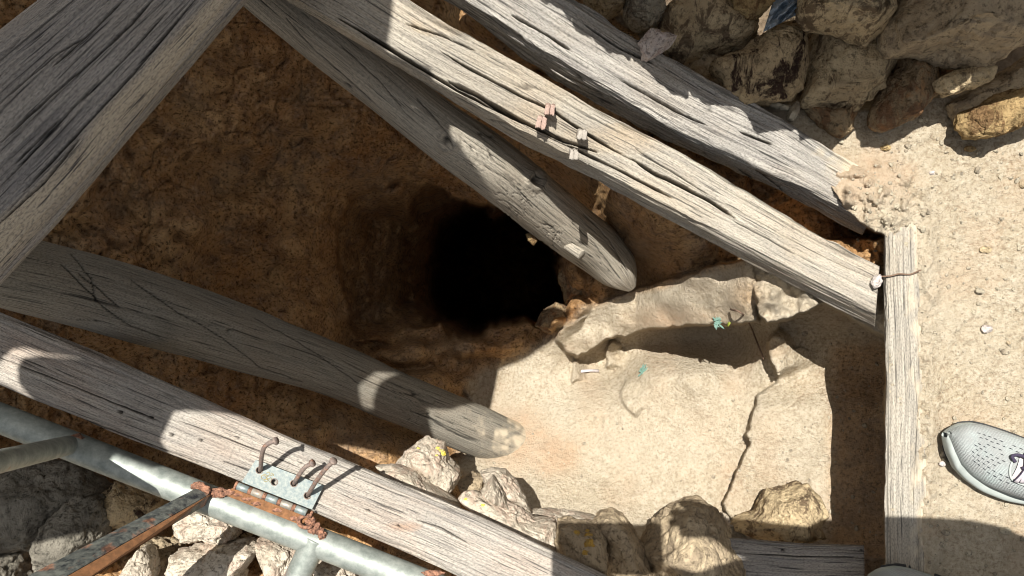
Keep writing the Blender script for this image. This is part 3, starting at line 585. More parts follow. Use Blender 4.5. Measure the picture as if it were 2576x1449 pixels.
rock('stone', Z3([(380,165),(470,185),(525,215),(500,270),(360,355),(330,340),(310,250)]), .115, .022, ST_WHITE, 91, 'small whitish pink crumbly stone lying on the edge of the silvery timber')
rock('stone', Z3([(1240,590),(1255,640),(1245,690),(1210,718),(1183,700),(1195,640)]), .03, .012, ST_GREY, 92, 'thin upright stone chip at the foot of the wall by the silvery timber', small=True)
rock('stone', Z3([(1050,612),(1120,605),(1200,625),(1190,650),(1120,645)]), .03, .008, ST_GREY, 93, 'flat stone chip lying under the streaked rock', small=True)
rock('stone', Z3([(812,568),(850,556),(862,600),(832,608)]), .045, .007, ST_TAN, 94, 'tiny tan stone on the silvery timber below the streaked rock', small=True)
rock('stone', Z3([(800,510),(850,520),(865,560),(810,560)]), .04, .006, ST_GREY, 95, 'tiny grey chip on the silvery timber beside the tan one', small=True)
GB = 'rocks along the foot of the hinge timber'
low = [
 (Z8([(600,455),(650,440),(770,480),(800,600),(880,680),(892,730),(840,820),(770,865),(560,730),(380,670),(470,560)]), -.17, .06, ST_PALE, 'pale grey angular rock with yellow lichen beside the hinge timber', .75),
 (Z8([(270,655),(400,650),(560,705),(660,800),(760,860),(870,930),(900,990),(500,820)]), -.09, .05, ST_PALE, 'pale low rock squeezed between the lichen rock and the hinge timber', .7),
 (Z8([(888,890),(920,840),(1000,828),(1060,875),(1160,900),(1310,960),(1440,1050),(1600,1060),(1640,1280),(1300,1160),(1000,1010)]), -.09, .045, ST_PALE, 'long pinkish white rock hugging the sunlit edge of the hinge timber', .7),
 (Z8([(1128,725),(1165,765),(1215,860),(1245,950),(1150,930),(1080,885),(1040,850)]), -.10, .05, ST_PALE, 'thin upright pointed rock, middle of the pale rocks', .8),
 (Z8([(1035,700),(1140,668),(1230,690),(1300,765),(1370,880),(1412,990),(1330,985),(1240,940),(1170,770),(1080,790)]), -.16, .05, ST_PALE, 'curved pale slab rising behind the pointed rock', .7),
 (Z8([(1380,990),(1560,985),(1900,1035),(1900,1100),(1620,1100),(1440,1060)]), -.17, .05, ST_PALE, 'low pale slab running from the pale rocks to the square block', .7),
 (Z8([(1620,1068),(1700,1062),(1790,1085),(1900,1090),(1968,1130),(1972,1210),(1945,1405),(1900,1420),(1600,1330),(1610,1180)]), -.06, .06, ST_BROWN, 'square shaded block with orange lichen at the foot of the hinge timber', .55),
 (Z8([(1870,1080),(1940,1010),(2030,985),(2110,1030),(2210,1170),(2290,1320),(2360,1520),(1960,1560),(1940,1300),(1970,1140)]), -.10, .07, ST_BROWN, 'dark pointed rock in shade between the square block and the big rounded rock', .8),
 (Z9([(-190,1160),(-130,1080),(0,965),(100,920),(210,918),(330,1000),(430,1160),(500,1500),(420,1700),(-100,1700),(-200,1400),(-250,1250)]), -.10, .10, ST_BROWN, 'big rounded brown rock at the bottom edge with a sunlit patch on its left', .6),
 (Z9([(440,1120),(600,1050),(720,870),(870,830),(960,798),(1050,880),(1110,1000),(1060,1100),(1120,1200),(910,1215),(650,1205)]), -.235, .09, ST_TAN, 'tan peaked rock on the pit floor in front of the bottom timber, partly sunlit', .7),
 (Z9([(340,990),(480,1040),(500,1090),(440,1100),(360,1070)]), -.36, .02, ST_PALE, 'small pale broken rock at the foot of the cracked floor slab', .7),
 (Z8([(880,760),(980,690),(1050,720),(1080,800),(1000,860),(900,850)]), -.30, .03, ST_BROWN, 'brown stone down in the gap between the lichen rock and the curved slab', .7),
]
for i, (pl, z, T, m_, lb, e) in enumerate(low): rock('rock', pl, z, T, m_, 120 + i, lb, group=GB, e=e * .5, facets=9 if i != 8 else 5, tilt=(0, .1))
def lichen(lab, spots, matl):
    o = next(q for q in col.objects if q.get('label', '').startswith(lab)); D, Fc = ICO4; o_l = o.location
    for k, (u, v, r) in enumerate(spots):
        d = Vector(P(u, v, 0)) - Vector((0, 0, CAMZ)); ok, hit, nrm, _ = o.ray_cast(Vector((0, 0, CAMZ)) - o_l, d.normalized())
        if not ok: continue
        n = fb3(D[:, 0] * 2, D[:, 1] * 2, D[:, 2] * 2, 4, 600 + k); X = D * (1 + .5 * n)[:, None] * np.array([r, r * .8, .0016])
        rot = np.array(Vector((0, 0, 1)).rotation_difference(nrm).to_matrix()); X = X @ rot.T + np.array(hit); c = mk('lichen', X, Fc, matl); c.parent = o
YEL = plain('yellow_lichen', (0.66, 0.55, 0.06), 0.9, (0.50, 0.42, 0.16), 150); ORL = plain('orange_lichen', (0.42, 0.26, 0.05), 0.9, (0.30, 0.2, 0.07), 150)
bpy.context.view_layer.update()
lichen('pale grey angular rock', [(1107, 1133, .006), (1113, 1141, .005), (1101, 1127, .003), (1098, 1146, .002), (1052, 1128, .002)], YEL)
lichen('square shaded block', [(1481, 1345, .005), (1480, 1365, .007), (1472, 1390, .004), (1452, 1340, .004), (1478, 1335, .003), (1490, 1372, .003)], ORL)
lichen('long pinkish white rock', [(1172, 1256, .0025), (1215, 1271, .0025)], YEL)
rock('rock', [(1350, 820), (1362, 786), (1398, 762), (1430, 772), (1440, 806), (1415, 830), (1380, 838)], -.52, .07, ST_RED, 150, 'brown lump of rock on the right lip of the tunnel mouth', facets=7, e=.6)
rock('rock', [(1405, 700), (1430, 650), (1475, 668), (1490, 720), (1465, 765), (1425, 762)], -.50, .06, ST_RED, 151, 'brown rock bulge behind the rounded end of the bent log', facets=7, e=.6)
rock('stone', [(1322, 588), (1345, 584), (1352, 606), (1342, 618), (1328, 606)], -.16, .012, ST_OCHRE, 152, 'tiny ochre stone caught under the bent log above the black hole', small=True)
GL = 'rocks under the pipe gate'
left = [
 (Z7([(-120,640),(250,600),(520,640),(760,820),(700,1000),(300,1300),(-120,1300)]), -.13, .07, ST_SHADED, 'broad shaded rock below the short pipe at the left edge'),
 (Z7([(330,1080),(520,900),(730,880),(760,1050),(740,1250),(560,1449),(260,1449),(220,1250)]), -.08, .06, ST_SHADED, 'shaded grey angular rock behind the black painted bar'),
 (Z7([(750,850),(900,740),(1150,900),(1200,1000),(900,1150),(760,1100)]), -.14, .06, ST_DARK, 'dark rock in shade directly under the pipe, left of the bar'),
 (Z7([(1250,1020),(1400,990),(1560,1010),(1720,1060),(1735,1170),(1600,1230),(1480,1200),(1300,1210)]), -.12, .05, ST_PALE, 'sunlit whitish rock under the pipe, right of the bar'),
 (Z7([(890,1449),(930,1340),(1040,1250),(1100,1330),(1110,1460),(1050,1600),(880,1600)]), -.07, .05, ST_PALE, 'bright pointed rock below the bar at the bottom edge'),
 (Z7([(1270,1290),(1500,1250),(1800,1200),(1900,1240),(1760,1449),(1740,1600),(1300,1600),(1270,1400)]), -.10, .06, ST_PALE, 'cream rock at the bottom edge between the bar and the upright pipe'),
 (Z7([(1900,1170),(2060,1200),(2180,1260),(2150,1400),(2080,1600),(1880,1600),(1960,1400)]), -.12, .05, ST_PALE, 'broken pale rock just left of the upright pipe'),
 (Z7([(2300,1330),(2440,1340),(2600,1420),(2700,1600),(2300,1600)]), -.09, .05, ST_PALE, 'pale rock with dark holes right of the upright pipe'),
 (Z7([(-200,1250),(120,1300),(220,1500),(100,1700),(-200,1700)]), -.12, .06, ST_SHADED, 'grey rock in the bottom left corner'),
 (Z7([(1020,1200),(1300,1230),(1290,1449),(1300,1600),(1080,1600),(1060,1350)]), -.16, .06, ST_BROWN, 'brown rock in a gap between the bright rocks'),
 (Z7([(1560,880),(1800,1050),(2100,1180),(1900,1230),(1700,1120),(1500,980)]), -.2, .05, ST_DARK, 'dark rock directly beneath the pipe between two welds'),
]
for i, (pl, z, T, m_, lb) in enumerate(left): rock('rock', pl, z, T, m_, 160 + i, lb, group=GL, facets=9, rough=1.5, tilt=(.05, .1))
# small stones inside the pit and on the trail
YEL = plain('yellow_lichen', (0.62, 0.50, 0.05), 0.9, (0.45, 0.36, 0.10), 150)
GP = 'pebbles scattered on the trail'
peb = [(2482, 828, 16, 11, ST_WHITE, 'pale pink pebble between the two stones above the shoe, right part of the trail'), (2466, 732, 13, 9, ST_GREY, 'grey angular pebble on the trail midway between wall and shoe'),
 (2530, 885, 12, 8, ST_GREY, 'small grey pebble nearest above the shoe at the right edge'), (2481, 628, 17, 9, ST_TAN, 'flat tan oval pebble on the trail right of the edge plank'),
 (2324, 499, 10, 7, ST_WHITE, 'blue grey pebble beside the crumbled dirt at the plank end'), (2278, 501, 11, 8, ST_TAN, 'olive pebble left of the blue grey one'),
 (2538, 862, 6, 5, ST_BROWN, 'tiny brown pebble above the small grey one'), (2345, 435, 8, 7, ST_WHITE, 'white pebble above the crumbled dirt'), (2228, 372, 15, 8, ST_OCHRE, 'pinkish flat pebble in the sun below the stacked rocks'),
 (2117, 357, 8, 5, ST_GREY, 'bluish pebble in the shadow edge below the small reddish rock'), (2140, 422, 7, 5, ST_WHITE, 'tiny white pebble beside the buried end of the silvery timber'), (2573, 463, 10, 10, ST_BROWN, 'brown stone cut by the right edge, below the yellow rock'),
 (2100, 430, 18, 15, ST_PALE, 'pale lump of dirt crusted stone where the silvery timber enters the ground'), (2440, 375, 17, 8, ST_OCHRE, 'yellowish crumb below the crusty yellow rock'),
 (2372, 1167, 10, 7, ST_WHITE, 'round whitish pebble left of the shoe'), (2370, 1370, 10, 8, ST_GREY, 'grey pebble in the shadow at the bottom right'), (2380, 1340, 12, 8, ST_GREY, 'flat grey pebble just above the one in shadow'), (2530, 1335, 16, 10, ST_GREY, 'larger pebble in the shadow near the right edge')]
for i, (u, v, a, b, m_, lb) in enumerate(peb):
    pl = [(u + a * math.cos(t) * random.uniform(.8, 1.15), v + b * math.sin(t) * random.uniform(.8, 1.15)) for t in np.arange(9) / 9 * 6.283]
    rock('pebble', pl, .003, min(a, b) * .00042, m_, 300 + i, lb, 'pebble', GP, small=True, facets=6, e=.8)
rock('pebble', [(2192, 712), (2200, 694), (2215, 690), (2219, 705), (2214, 722), (2200, 726)], .014, .008, ST_WHITE, 330, 'flat pink grey stone on the end of the cracked timber against the edge plank', 'pebble', small=True, facets=5, e=.8)
# grit strewn over trail and pit floor (uncountable)
def grit():
    D, Fc = ICO4; _b = bmesh.new(); bmesh.ops.create_icosphere(_b, subdivisions=1, radius=1)
    D = np.array([v.co[:] for v in _b.verts]); Fc = np.array([[v.index for v in f.verts] for f in _b.faces]); _b.free()
    rs = np.random.RandomState(5); Vs = []; Fs = []; n = 0
    u = np.concatenate([rs.uniform(2240, 2700, 900), rs.uniform(1950, 2225, 260), rs.uniform(1250, 1900, 120), rs.normal(2200, 55, 260), rs.uniform(300, 900, 10), rs.uniform(1000, 1500, 60)])
    v = np.concatenate([rs.uniform(300, 1500, 900), rs.uniform(830, 1350, 260), rs.uniform(960, 1300, 120), rs.normal(520, 45, 260), rs.uniform(950, 1120, 10), rs.uniform(1080, 1200, 60)])
    z, _, _ = terrain_z(u, v); r = rs.gamma(1.2, .0009, len(u)) + .0005; r = np.minimum(r, .006)
    for i in range(len(u)):
        q = D * (1 + .3 * (rs.rand(len(D), 1) - .5)) * r[i] * np.array([1, rs.uniform(.6, 1), rs.uniform(.5, .8)]); a = rs.rand() * 6.28
        q = q @ np.array([[math.cos(a), math.sin(a), 0], [-math.sin(a), math.cos(a), 0], [0, 0, 1]])
        Vs.append(q + np.array(P(u[i], v[i], z[i])) + (0, 0, r[i] * .3)); Fs.append(Fc + n); n += len(D)
    o = mk('grit', np.vstack(Vs), np.vstack(Fs), ST_GREY, smooth=False); tag(o, 'fine grit and crumbs strewn over the trail and the pit floor', 'grit', kind='stuff')
grit()

# ------------------------------------------------------------------ tubes
def tube(name, pts, rad, mat, parent=None, seg=20, flat=None, cap=True, world=True):
    """pts: list of 3-D points, rad: number or list"""
    p = np.array(pts, float); n = len(p); rr = np.full(n, rad) if np.isscalar(rad) else np.array(rad)
    t = np.gradient(p, axis=0); t /= np.linalg.norm(t, axis=1)[:, None] + 1e-12
    ref = np.array([0, 0, 1.0]) if abs(t[0, 2]) < .9 else np.array([1.0, 0, 0]); a = np.cross(t, ref); a /= np.linalg.norm(a, axis=1)[:, None]; b = np.cross(a, t)
    th = np.arange(seg) / seg * 2 * math.pi
    X = p[:, None] + a[:, None] * (np.cos(th)[None, :, None] * rr[:, None, None]) + b[:, None] * (np.sin(th)[None, :, None] * rr[:, None, None] * (flat or 1))
    V = X.reshape(-1, 3); Fq = grid_faces(n, seg, True)
    if cap:
        for end in (0, n - 1):
            inner = X[end].mean(0) + (X[end] - X[end].mean(0)) * .05; V = np.vstack([V, inner]); i = np.arange(seg) + end * seg; ii = np.arange(seg) + len(V) - seg
            f4 = np.stack([i, np.roll(i, -1), np.roll(ii, -1), ii], -1); Fq = np.vstack([Fq, f4 if end else f4[:, ::-1]])
    o = mk(name, V, Fq, mat)
    if parent: o.parent = parent; o.matrix_parent_inverse = Matrix.Translation(parent.location).inverted()
    return o
def smooth_pts(pts, k=8):
    p = np.array(pts, float); out = []
    for i in range(len(p) - 1):
        p0 = p[max(i - 1, 0)]; p1 = p[i]; p2 = p[i + 1]; p3 = p[min(i + 2, len(p) - 1)]
        for t in np.arange(k) / k: out.append(.5 * ((2 * p1) + (-p0 + p2) * t + (2 * p0 - 5 * p1 + 4 * p2 - p3) * t * t + (-p0 + 3 * p1 - 3 * p2 + p3) * t ** 3))
    out.append(p[-1]); return out
def child(o, parent):
    o.parent = parent; o.matrix_parent_inverse = Matrix.Translation(parent.location).inverted(); return o
def blob(name, u, v, z, r, mat, seed, parent=None, sq=(1, 1, 1), amp=.35):
    D, Fc = ICO4; n = fb3(D[:, 0] * 2.2, D[:, 1] * 2.2, D[:, 2] * 2.2, 4, seed)
    X = D * (r * (1 + amp * n))[:, None] * np.array(sq) + np.array(P(u, v, z)); o = mk(name, X, Fc, mat)
    return child(o, parent) if parent else o
def boxm(corners_top, th, name, mat, parent=None, bev=.0012):
    """quad plate from four 3-D top corners, thickness along its normal"""
    c = [Vector(p) for p in corners_top]; nrm = (c[1] - c[0]).cross(c[3] - c[0]).normalized()
    if nrm.z < 0: nrm = -nrm
    bm = bmesh.new(); t = [bm.verts.new(p) for p in c]; b = [bm.verts.new(p - nrm * th) for p in c]
    bm.faces.new(t); bm.faces.new(b[::-1])
    for i in range(4): bm.faces.new((t[i], b[i], b[(i + 1) % 4], t[(i + 1) % 4]))
    bmesh.ops.recalc_face_normals(bm, faces=bm.faces); bmesh.ops.bevel(bm, geom=bm.edges[:], offset=bev, segments=2, affect='EDGES')
    me = bpy.data.meshes.new(name); bm.to_mesh(me); bm.free(); me.materials.append(mat); o = bpy.data.objects.new(name, me); col.objects.link(o)
    return child(o, parent) if parent else o

# ------------------------------------------------------------------ pipe gate
gate = empty('pipe_gate', P(400, 1210, 0), 'welded gate frame of grey galvanised pipes with a rusty black painted bar, lower left', 'gate')
zg = .035
def pl(u0, v0, z0, u1, v1, z1, n=60): return [tuple(np.array(P(u0, v0, z0)) * (1 - t) + np.array(P(u1, v1, z1)) * t) for t in np.linspace(0, 1, n)]
tube('pipe', pl(-500, 856, zg, 1900, 1795, zg, 200), 0.0200, GALV, gate, 40)
tube('pipe', pl(-180, 1202, .42, 178, 1119, .04), .0132, GALV, gate, 32)
tube('pipe', pl(796, 1352, zg + .004, 690, 1572, zg), .0175, GALV, gate, 32)
br = boxm([P(493, 1227, .062), P(528, 1244, .062), P(64, 1510, .34), P(-63, 1516, .34)], .020, 'bar', BLACKBAR, gate, .0012)
bs = boxm([P(529.5, 1245, .061), P(521, 1264, .040), P(146, 1510, .32), P(66, 1511, .339)], .001, 'bar_side', RUSTBROWN, gate, .0003)
for i, (u, v, z, r, q) in enumerate([(205, 1118, .040, .017, (1, .8, .7)), (190, 1102, .045, .014, (1.1, .6, .6)), (497, 1222, .060, .010, (1.3, .7, .6)), (516, 1232, .061, .010, (1.2, .8, .7)), (548, 1240, .056, .012, (1.4, .7, .4)), (574, 1238, .056, .008, (1.6, .6, .5)),
    (790, 1330, .052, .013, (.9, 1, .6)), (808, 1345, .052, .011, (.8, 1.1, .6)), (782, 1312, .056, .010, (1, .8, .6)), (765, 1352, .05, .010, (.8, .8, .6)), (1090, 1442, .055, .012, (1.6, .5, .4))]):
    blob('weld_bead', u, v, z - .004, r * .7, RUST, 400 + i, gate, q)
# ------------------------------------------------------------------ hinge
zh = .058
hinge = empty('hinge', P(700, 1230, zh), 'zinc door hinge with five knuckles and a scratched emblem, nailed to the lower left timber', 'hinge')
def plate_with_holes():
    cs = [Vector(P(*p, zh)) for p in ((644, 1157), (814.5, 1221.5), (785, 1281), (609, 1212))]
    holes = [(652.5, 1183), (690, 1212.6), (739.5, 1216), (773, 1247)]
    cu = bpy.data.curves.new('plate', 'CURVE'); cu.dimensions = '2D'; cu.fill_mode = 'BOTH'; cu.extrude = .0009; cu.bevel_depth = .0003
    def poly(pts):
        s = cu.splines.new('POLY'); s.points.add(len(pts) - 1); s.use_cyclic_u = True
        for q, p in zip(s.points, pts): q.co = (p[0], p[1], 0, 1)
    poly([(c.x, c.y) for c in cs])
    for u, v in holes:
        c = P(u, v, zh); poly([(c[0] + .0042 * math.cos(a), c[1] + .0042 * math.sin(a)) for a in np.arange(24) / 24 * 6.283])
    o = bpy.data.objects.new('tmp', cu); col.objects.link(o); bpy.context.view_layer.update()
    me = bpy.data.meshes.new_from_object(o.evaluated_get(bpy.context.evaluated_depsgraph_get())); bpy.data.objects.remove(o)
    for v in me.vertices: v.co.z += zh
    me.name = 'hinge_plate'; me.materials.clear(); me.materials.append(PLATE); o = bpy.data.objects.new('hinge_plate', me); col.objects.link(o); child(o, hinge)
    for u, v in holes:
        ring = [(*(np.array(P(u, v, zh + .0012))[:2] + .0046 * np.array((math.cos(a), math.sin(a)))), zh + .0013) for a in np.linspace(0, 6.283, 25)]
        tube('screw_hole_rim', ring, .0006, RUSTNAIL, hinge, 6, cap=False)
plate_with_holes()
ka = np.array(P(597, 1222, zh + .001)); kb = np.array(P(780, 1293, zh + .001))
for i in range(5):
    a = ka + (kb - ka) * (i / 5 + .0); b = ka + (kb - ka) * ((i + 1) / 5 - .045)
    tube('knuckle', [tuple(a + (b - a) * t) for t in (0, .04, .5, .96, 1)], [.0042, .0050, .0050, .0050, .0042], PLATE if i % 2 == 0 else metal_mat('dull_knuckle', (.22, .21, .18), (.4, .36, .3), .5, .7, .5, .4), hinge, 24)
    if i < 4:
        c1 = ka + (kb - ka) * ((i + 1) / 5 - .045); c2 = ka + (kb - ka) * ((i + 1) / 5); tube('rust_ring', [tuple(c1), tuple(c2)], .0047, RUST, hinge, 20)
tube('pin_head', [tuple(ka - (kb - ka) * .03), tuple(ka)], .0056, RUST, hinge, 20); tube('pin_head', [tuple(kb), tuple(kb + (kb - ka) * .03)], .0052, RUST, hinge, 20)
boxm([P(586, 1228, .053), P(780, 1302, .053), P(757, 1322, .050), P(556, 1243, .050)], .003, 'lower_leaf', RUSTBROWN, hinge, .0008)
for i, (u, v) in enumerate([(622, 1255), (646, 1266), (698, 1283), (742, 1304), (600, 1244)]): blob('weld_bead', u, v, .051, .0042, RUST, 430 + i, hinge, (1.6, .7, .5))
tube('weld_ring', [(*(np.array(P(770, 1312, .056))[:2] + np.array((.010 * math.cos(a), .008 * math.sin(a)))), .056) for a in np.linspace(0, 5.6, 22)], .003, RUST, hinge, 8)
ENG = plain('scratched_mark', (0.34, 0.29, 0.15), 0.7)
def Z4(x, y): return (536.7 + x * .1852, 1073.3 + y * .1852)
for i, s in enumerate([[(730, 625), (760, 618), (765, 650), (735, 668), (720, 700), (745, 712), (780, 690)], [(650, 690), (655, 668), (680, 660), (720, 690), (740, 710), (700, 715), (655, 705), (650, 690)], [(680, 655), (700, 648), (730, 665), (745, 680)],
                       [(780, 630), (800, 640), (790, 665), (770, 655)], [(800, 640), (818, 650), (812, 668)], [(680, 728), (715, 722), (750, 728), (720, 745), (690, 742)], [(755, 740), (765, 748)], [(775, 760), (790, 700)]]):
    tube('emblem_stroke', smooth_pts([P(*Z4(*p), zh + .0014) for p in s], 5), .00045, ENG, hinge, 6)
def nail(pts, label, r=.0029):
    e = empty('bent_nail', pts[0], label, 'nail', 'bent nails holding the hinge plate')
    q = smooth_pts(pts, 8); tube('shank', q, r, RUSTNAIL, e, 14)
    d = (Vector(q[-1]) - Vector(q[-3])).normalized(); tube('nail_head', [tuple(Vector(q[-1]) - d * .0012), tuple(Vector(q[-1]) + d * .0012)], r * 1.75, RUSTNAIL, e, 14)
nail([P(654, 1186, .045), P(656, 1174, .075), P(658, 1150, .105), P(664, 1127, .125), P(677, 1115, .132), P(694, 1109, .136)], 'leftmost bent rusty nail, hooked to the right at its top')
nail([P(739, 1219, .045), P(744, 1208, .070), P(755, 1191, .082), P(768, 1175, .090), P(786, 1165, .095)], 'short middle bent nail in the hinge plate')
nail([P(773, 1248, .045), P(780, 1236, .075), P(796, 1210, .105), P(818, 1181, .130), P(839, 1160, .142)], 'longest bent nail at the right corner of the hinge plate')

# ------------------------------------------------------------------ rusty stubs on the cracked timber
def stubm(u, v, w, h, z, seed, lb, mat, rot):
    e = empty('metal_stub', P(u, v, z - .01), lb, 'bolt', 'square stubs in the cracked timber')
    for k, off in enumerate((-1, 1)):
        bm = bmesh.new(); bmesh.ops.create_cube(bm, size=1); bmesh.ops.subdivide_edges(bm, edges=bm.edges[:], cuts=5, use_grid_fill=True)
        for vt in bm.verts:
            c = vt.co.copy(); s = .9 + .25 * float(vn3(np.array(c.x * 3 + seed), np.array(c.y * 3), np.array(c.z * 3 + k), seed))
            vt.co = Vector((c.x * w * .62 * s + off * w * .30, c.y * h * s * (1 - .25 * abs(c.x)), c.z * .022 * (1 + .1 * s)))
        bmesh.ops.rotate(bm, verts=bm.verts, cent=(0, 0, 0), matrix=Matrix.Rotation(rot, 3, 'Z') @ Matrix.Rotation(.25, 3, 'X'))
        me = bpy.data.meshes.new('prong'); bm.to_mesh(me); bm.free(); me.materials.append(mat)
        for p in me.polygons: p.use_smooth = True
        o = bpy.data.objects.new('prong', me); col.objects.link(o); o.parent = e; o.location = (0, 0, .012)
PINKR = metal_mat('pinkish_rust', (0.32, 0.21, 0.17), (0.42, 0.31, 0.26), .55, .7, .8, 0, 2, 80)
GREYR = metal_mat('grey_corroded', (0.30, 0.27, 0.23), (0.42, 0.38, 0.33), .6, .75, .8, 0, 2, 80)
stubm(1382, 281, .010, .014, .148, 3, 'pinkish rusty split stub, upper right one of the left pair', PINKR, -.15)
stubm(1362, 312, .010, .017, .148, 4, 'pinkish rusty split stub, lower left one of the left pair', PINKR, -.25)
stubm(1462, 342, .010, .013, .128, 5, 'grey corroded stub in the long crack, upper one of the right pair', GREYR, -.1)
stubm(1441, 391, .009, .013, .125, 6, 'grey corroded stub on the lower edge of the cracked timber', GREYR, -.1)

# ------------------------------------------------------------------ shoes and person
KNIT = None
def knit():
    t = NT('knit_upper'); uv = t.n('TexCoord').outputs['Object']
    n = t.noise(t.map(uv, (300, 1400, 900)), 1, 3, .6); w = t.noise(uv, 26, 4, .6); s = t.n('TexWave', {'Vector': uv, 'Scale': 190, 'Distortion': 4}, bands_direction='Y').outputs[1]
    c = t.mix(t.ramp(w, [(.4, 0.), (.65, 1.)]), (.33, .345, .335), (.38, .44, .425))
    c = t.mix(t.math('MULTIPLY', t.ramp(s, [(.3, 1.), (.6, 0.)]), .35), c, (.18, .19, .20)); c = t.mix(t.ramp(n, [(.35, .4), (.5, 0.)]), c, (.22, .22, .23))
    return t.out(c, t.bump(t.math('ADD', s, n), .0007, .8), .95)
KNIT = knit(); MINT = plain('mint_midsole', (.30, .33, .31), .7, (.36, .39, .37), 60); PERF = plain('perforation', (.03, .035, .04), .9); LACE = plain('lace_fabric', (.50, .46, .47), .9, (.36, .33, .36), 500); LACED = plain('lace_edge', (.05, .04, .07), .9); TONG = plain('tongue', (.55, .50, .50), .9)
def shoe_shape():
    X = np.array([0, .004, .012, .028, .05, .08, .115, .15, .19, .23, .265, .285, .293])         # along, toe at 0
    Wd = .86 * np.array([.004, .016, .027, .0385, .0465, .052, .0525, .048, .042, .040, .037, .026, .006])
    Wu = .87 * np.array([.002, .012, .022, .033, .041, .046, .0465, .043, .038, .036, .033, .022, .004])
    Hh = np.array([.022, .034, .043, .050, .054, .060, .072, .088, .100, .104, .108, .106, .100])
    Sh = np.array([.014, .022, .026, .027, .026, .025, .026, .028, .031, .033, .035, .036, .034])
    Cy = np.array([.003, .003, .002, .0, -.002, -.004, -.004, -.002, 0, 0, 0, 0, 0]) * 1.5
    return X, Wd, Wu, Hh, Sh, Cy
def make_shoe(base, ang, label):
    X, Wd, Wu, Hh, Sh, Cy = shoe_shape(); x = np.concatenate([np.linspace(0, .03, 30), np.linspace(.032, .27, 90), np.linspace(.272, .293, 16)]); f = lambda A: np.interp(x, X, A)
    def sm(a): return np.convolve(np.pad(a, 3, 'edge'), np.ones(7) / 7, 'valid')
    wd, wu, hh, sh, cy = [sm(f(A)) for A in (Wd, Wu, Hh, Sh, Cy)]; wd[0] = .003; wu[0] = .002
    spring = lambda xx: .016 * ss((.07 - np.asarray(xx)) / .07) ** 1.4
    def loft(name, prof, mat):
        n = len(x); m = prof.shape[1]; V = np.stack([np.repeat(x[:, None], m, 1), cy[:, None] + prof[..., 0], prof[..., 1] + spring(x)[:, None]], -1).reshape(-1, 3); Fq = grid_faces(n, m, True)
        return mk(name, V, Fq, mat)
    th = np.linspace(0, 2 * math.pi, 48, endpoint=False); c, s = np.cos(th), np.sin(th); sq = lambda a, p: np.sign(a) * np.abs(a) ** p
    mid = np.stack([-.0045 + sq(c, .55)[None] * wd[:, None] * (1 + .03 * s[None]), (sh[:, None] * .5) + sq(s, .5)[None] * sh[:, None] * .5 + .001], -1); ms = loft('midsole', mid, MINT)
    th = np.linspace(0, math.pi, 60); th = np.concatenate([th, th[::-1] * 0 + np.linspace(math.pi, 2 * math.pi, 60)]); c, s = np.cos(th), np.sin(th)
    zt = hh - sh * .8
    up = np.stack([sq(c, .8)[None] * wu[:, None], (sh * .8)[:, None] + np.where(s > 0, sq(np.maximum(s, 0), .85), 0)[None] * zt[:, None]], -1)
    e = loft('shoe', up, KNIT); e.location = base; e.rotation_euler = (0, 0, ang); ms.parent = e; e.parent = person
    def surf(xx, a, lift=0):      # a: -1..1 across
        w = np.interp(xx, x, wu); s0 = np.interp(xx, x, sh) * .8; z = np.interp(xx, x, zt); cc = np.interp(xx, x, cy); ct = abs(a) ** (1 / .8)
        return (xx, cc + a * w, s0 + z * max(0, (1 - ct * ct)) ** .425 + lift + float(spring(xx)))
    # perforations: rows of short dark slits over the toe box
    bm = bmesh.new(); rs = random.Random(4)
    for i in range(8):
        for j in range(9):
            xx = .026 + i * .0085 + (j % 2) * .004; a = -.62 + j * .155 + rs.uniform(-.02, .02)
            if xx > .07 and abs(a) < .35 or xx > .095: continue
            if rs.random() < .12: continue
            L = .0032; p0 = Vector(surf(xx - L, a, .0004)); p1 = Vector(surf(xx + L, a, .0004)); q = Vector((0, .0007, 0))
            bm.faces.new([bm.verts.new(v) for v in (p0, p0 * .5 + p1 * .5 - q, p1, p0 * .5 + p1 * .5 + q)])
    me = bpy.data.meshes.new('perforations'); bm.to_mesh(me); bm.free(); me.materials.append(PERF); o = bpy.data.objects.new('perforations', me); col.objects.link(o); o.parent = e
    # tongue, lace strips, eye stay, dark loop
    ton = []; 
    tx = np.linspace(.084, .17, 16); ta = np.linspace(-.42, .42, 9); V = np.array([surf(a_, b_, .0016 + .002 * (1 - abs(b_) * 2)) for a_ in tx for b_ in ta * 1.0]); mk('tongue', V, grid_faces(16, 9)[:, ::-1], TONG).parent = e
    for k in range(5):
        xx = .090 + k * .014
        for sgn in (-1, 1):
            pts = [surf(xx + .006 * t + (.0), sgn * (.5 - .95 * t), .004 + .003 * math.sin(t * 3.14)) for t in np.linspace(0, 1, 12)]
            o = tube('lace', pts, .0032, LACE, None, 10, flat=.4); o.parent = e
            o = tube('lace_edge', [(p[0] - .003, p[1], p[2] - .0004) for p in pts], .0009, LACED, None, 6); o.parent = e
    pts = smooth_pts([surf(.080, .12, .004), surf(.073, .25, .007), surf(.080, .38, .008), surf(.096, .36, .010), surf(.108, .2, .010), surf(.093, .1, .008), surf(.088, .0, .006)], 6)
    o = tube('lace_loop', pts, .0022, LACED, None, 10, flat=.6); o.parent = e
    st = [surf(.090 + .012 * abs(math.sin(t)) , .58 * math.cos(t), .0012) for t in np.linspace(.2, 2.94, 24)]; st = [surf(.175, .5, .001)] + [surf(.14, .52, .001)] + [surf(.092 - .014 * math.sin(t), .5 * math.cos(t), .0012) for t in np.linspace(0.1, 3.04, 24)] + [surf(.14, -.52, .001), surf(.175, -.5, .001)]
    o = tube('eye_stay', st, .0016, MINT, None, 8, flat=.6); o.parent = e
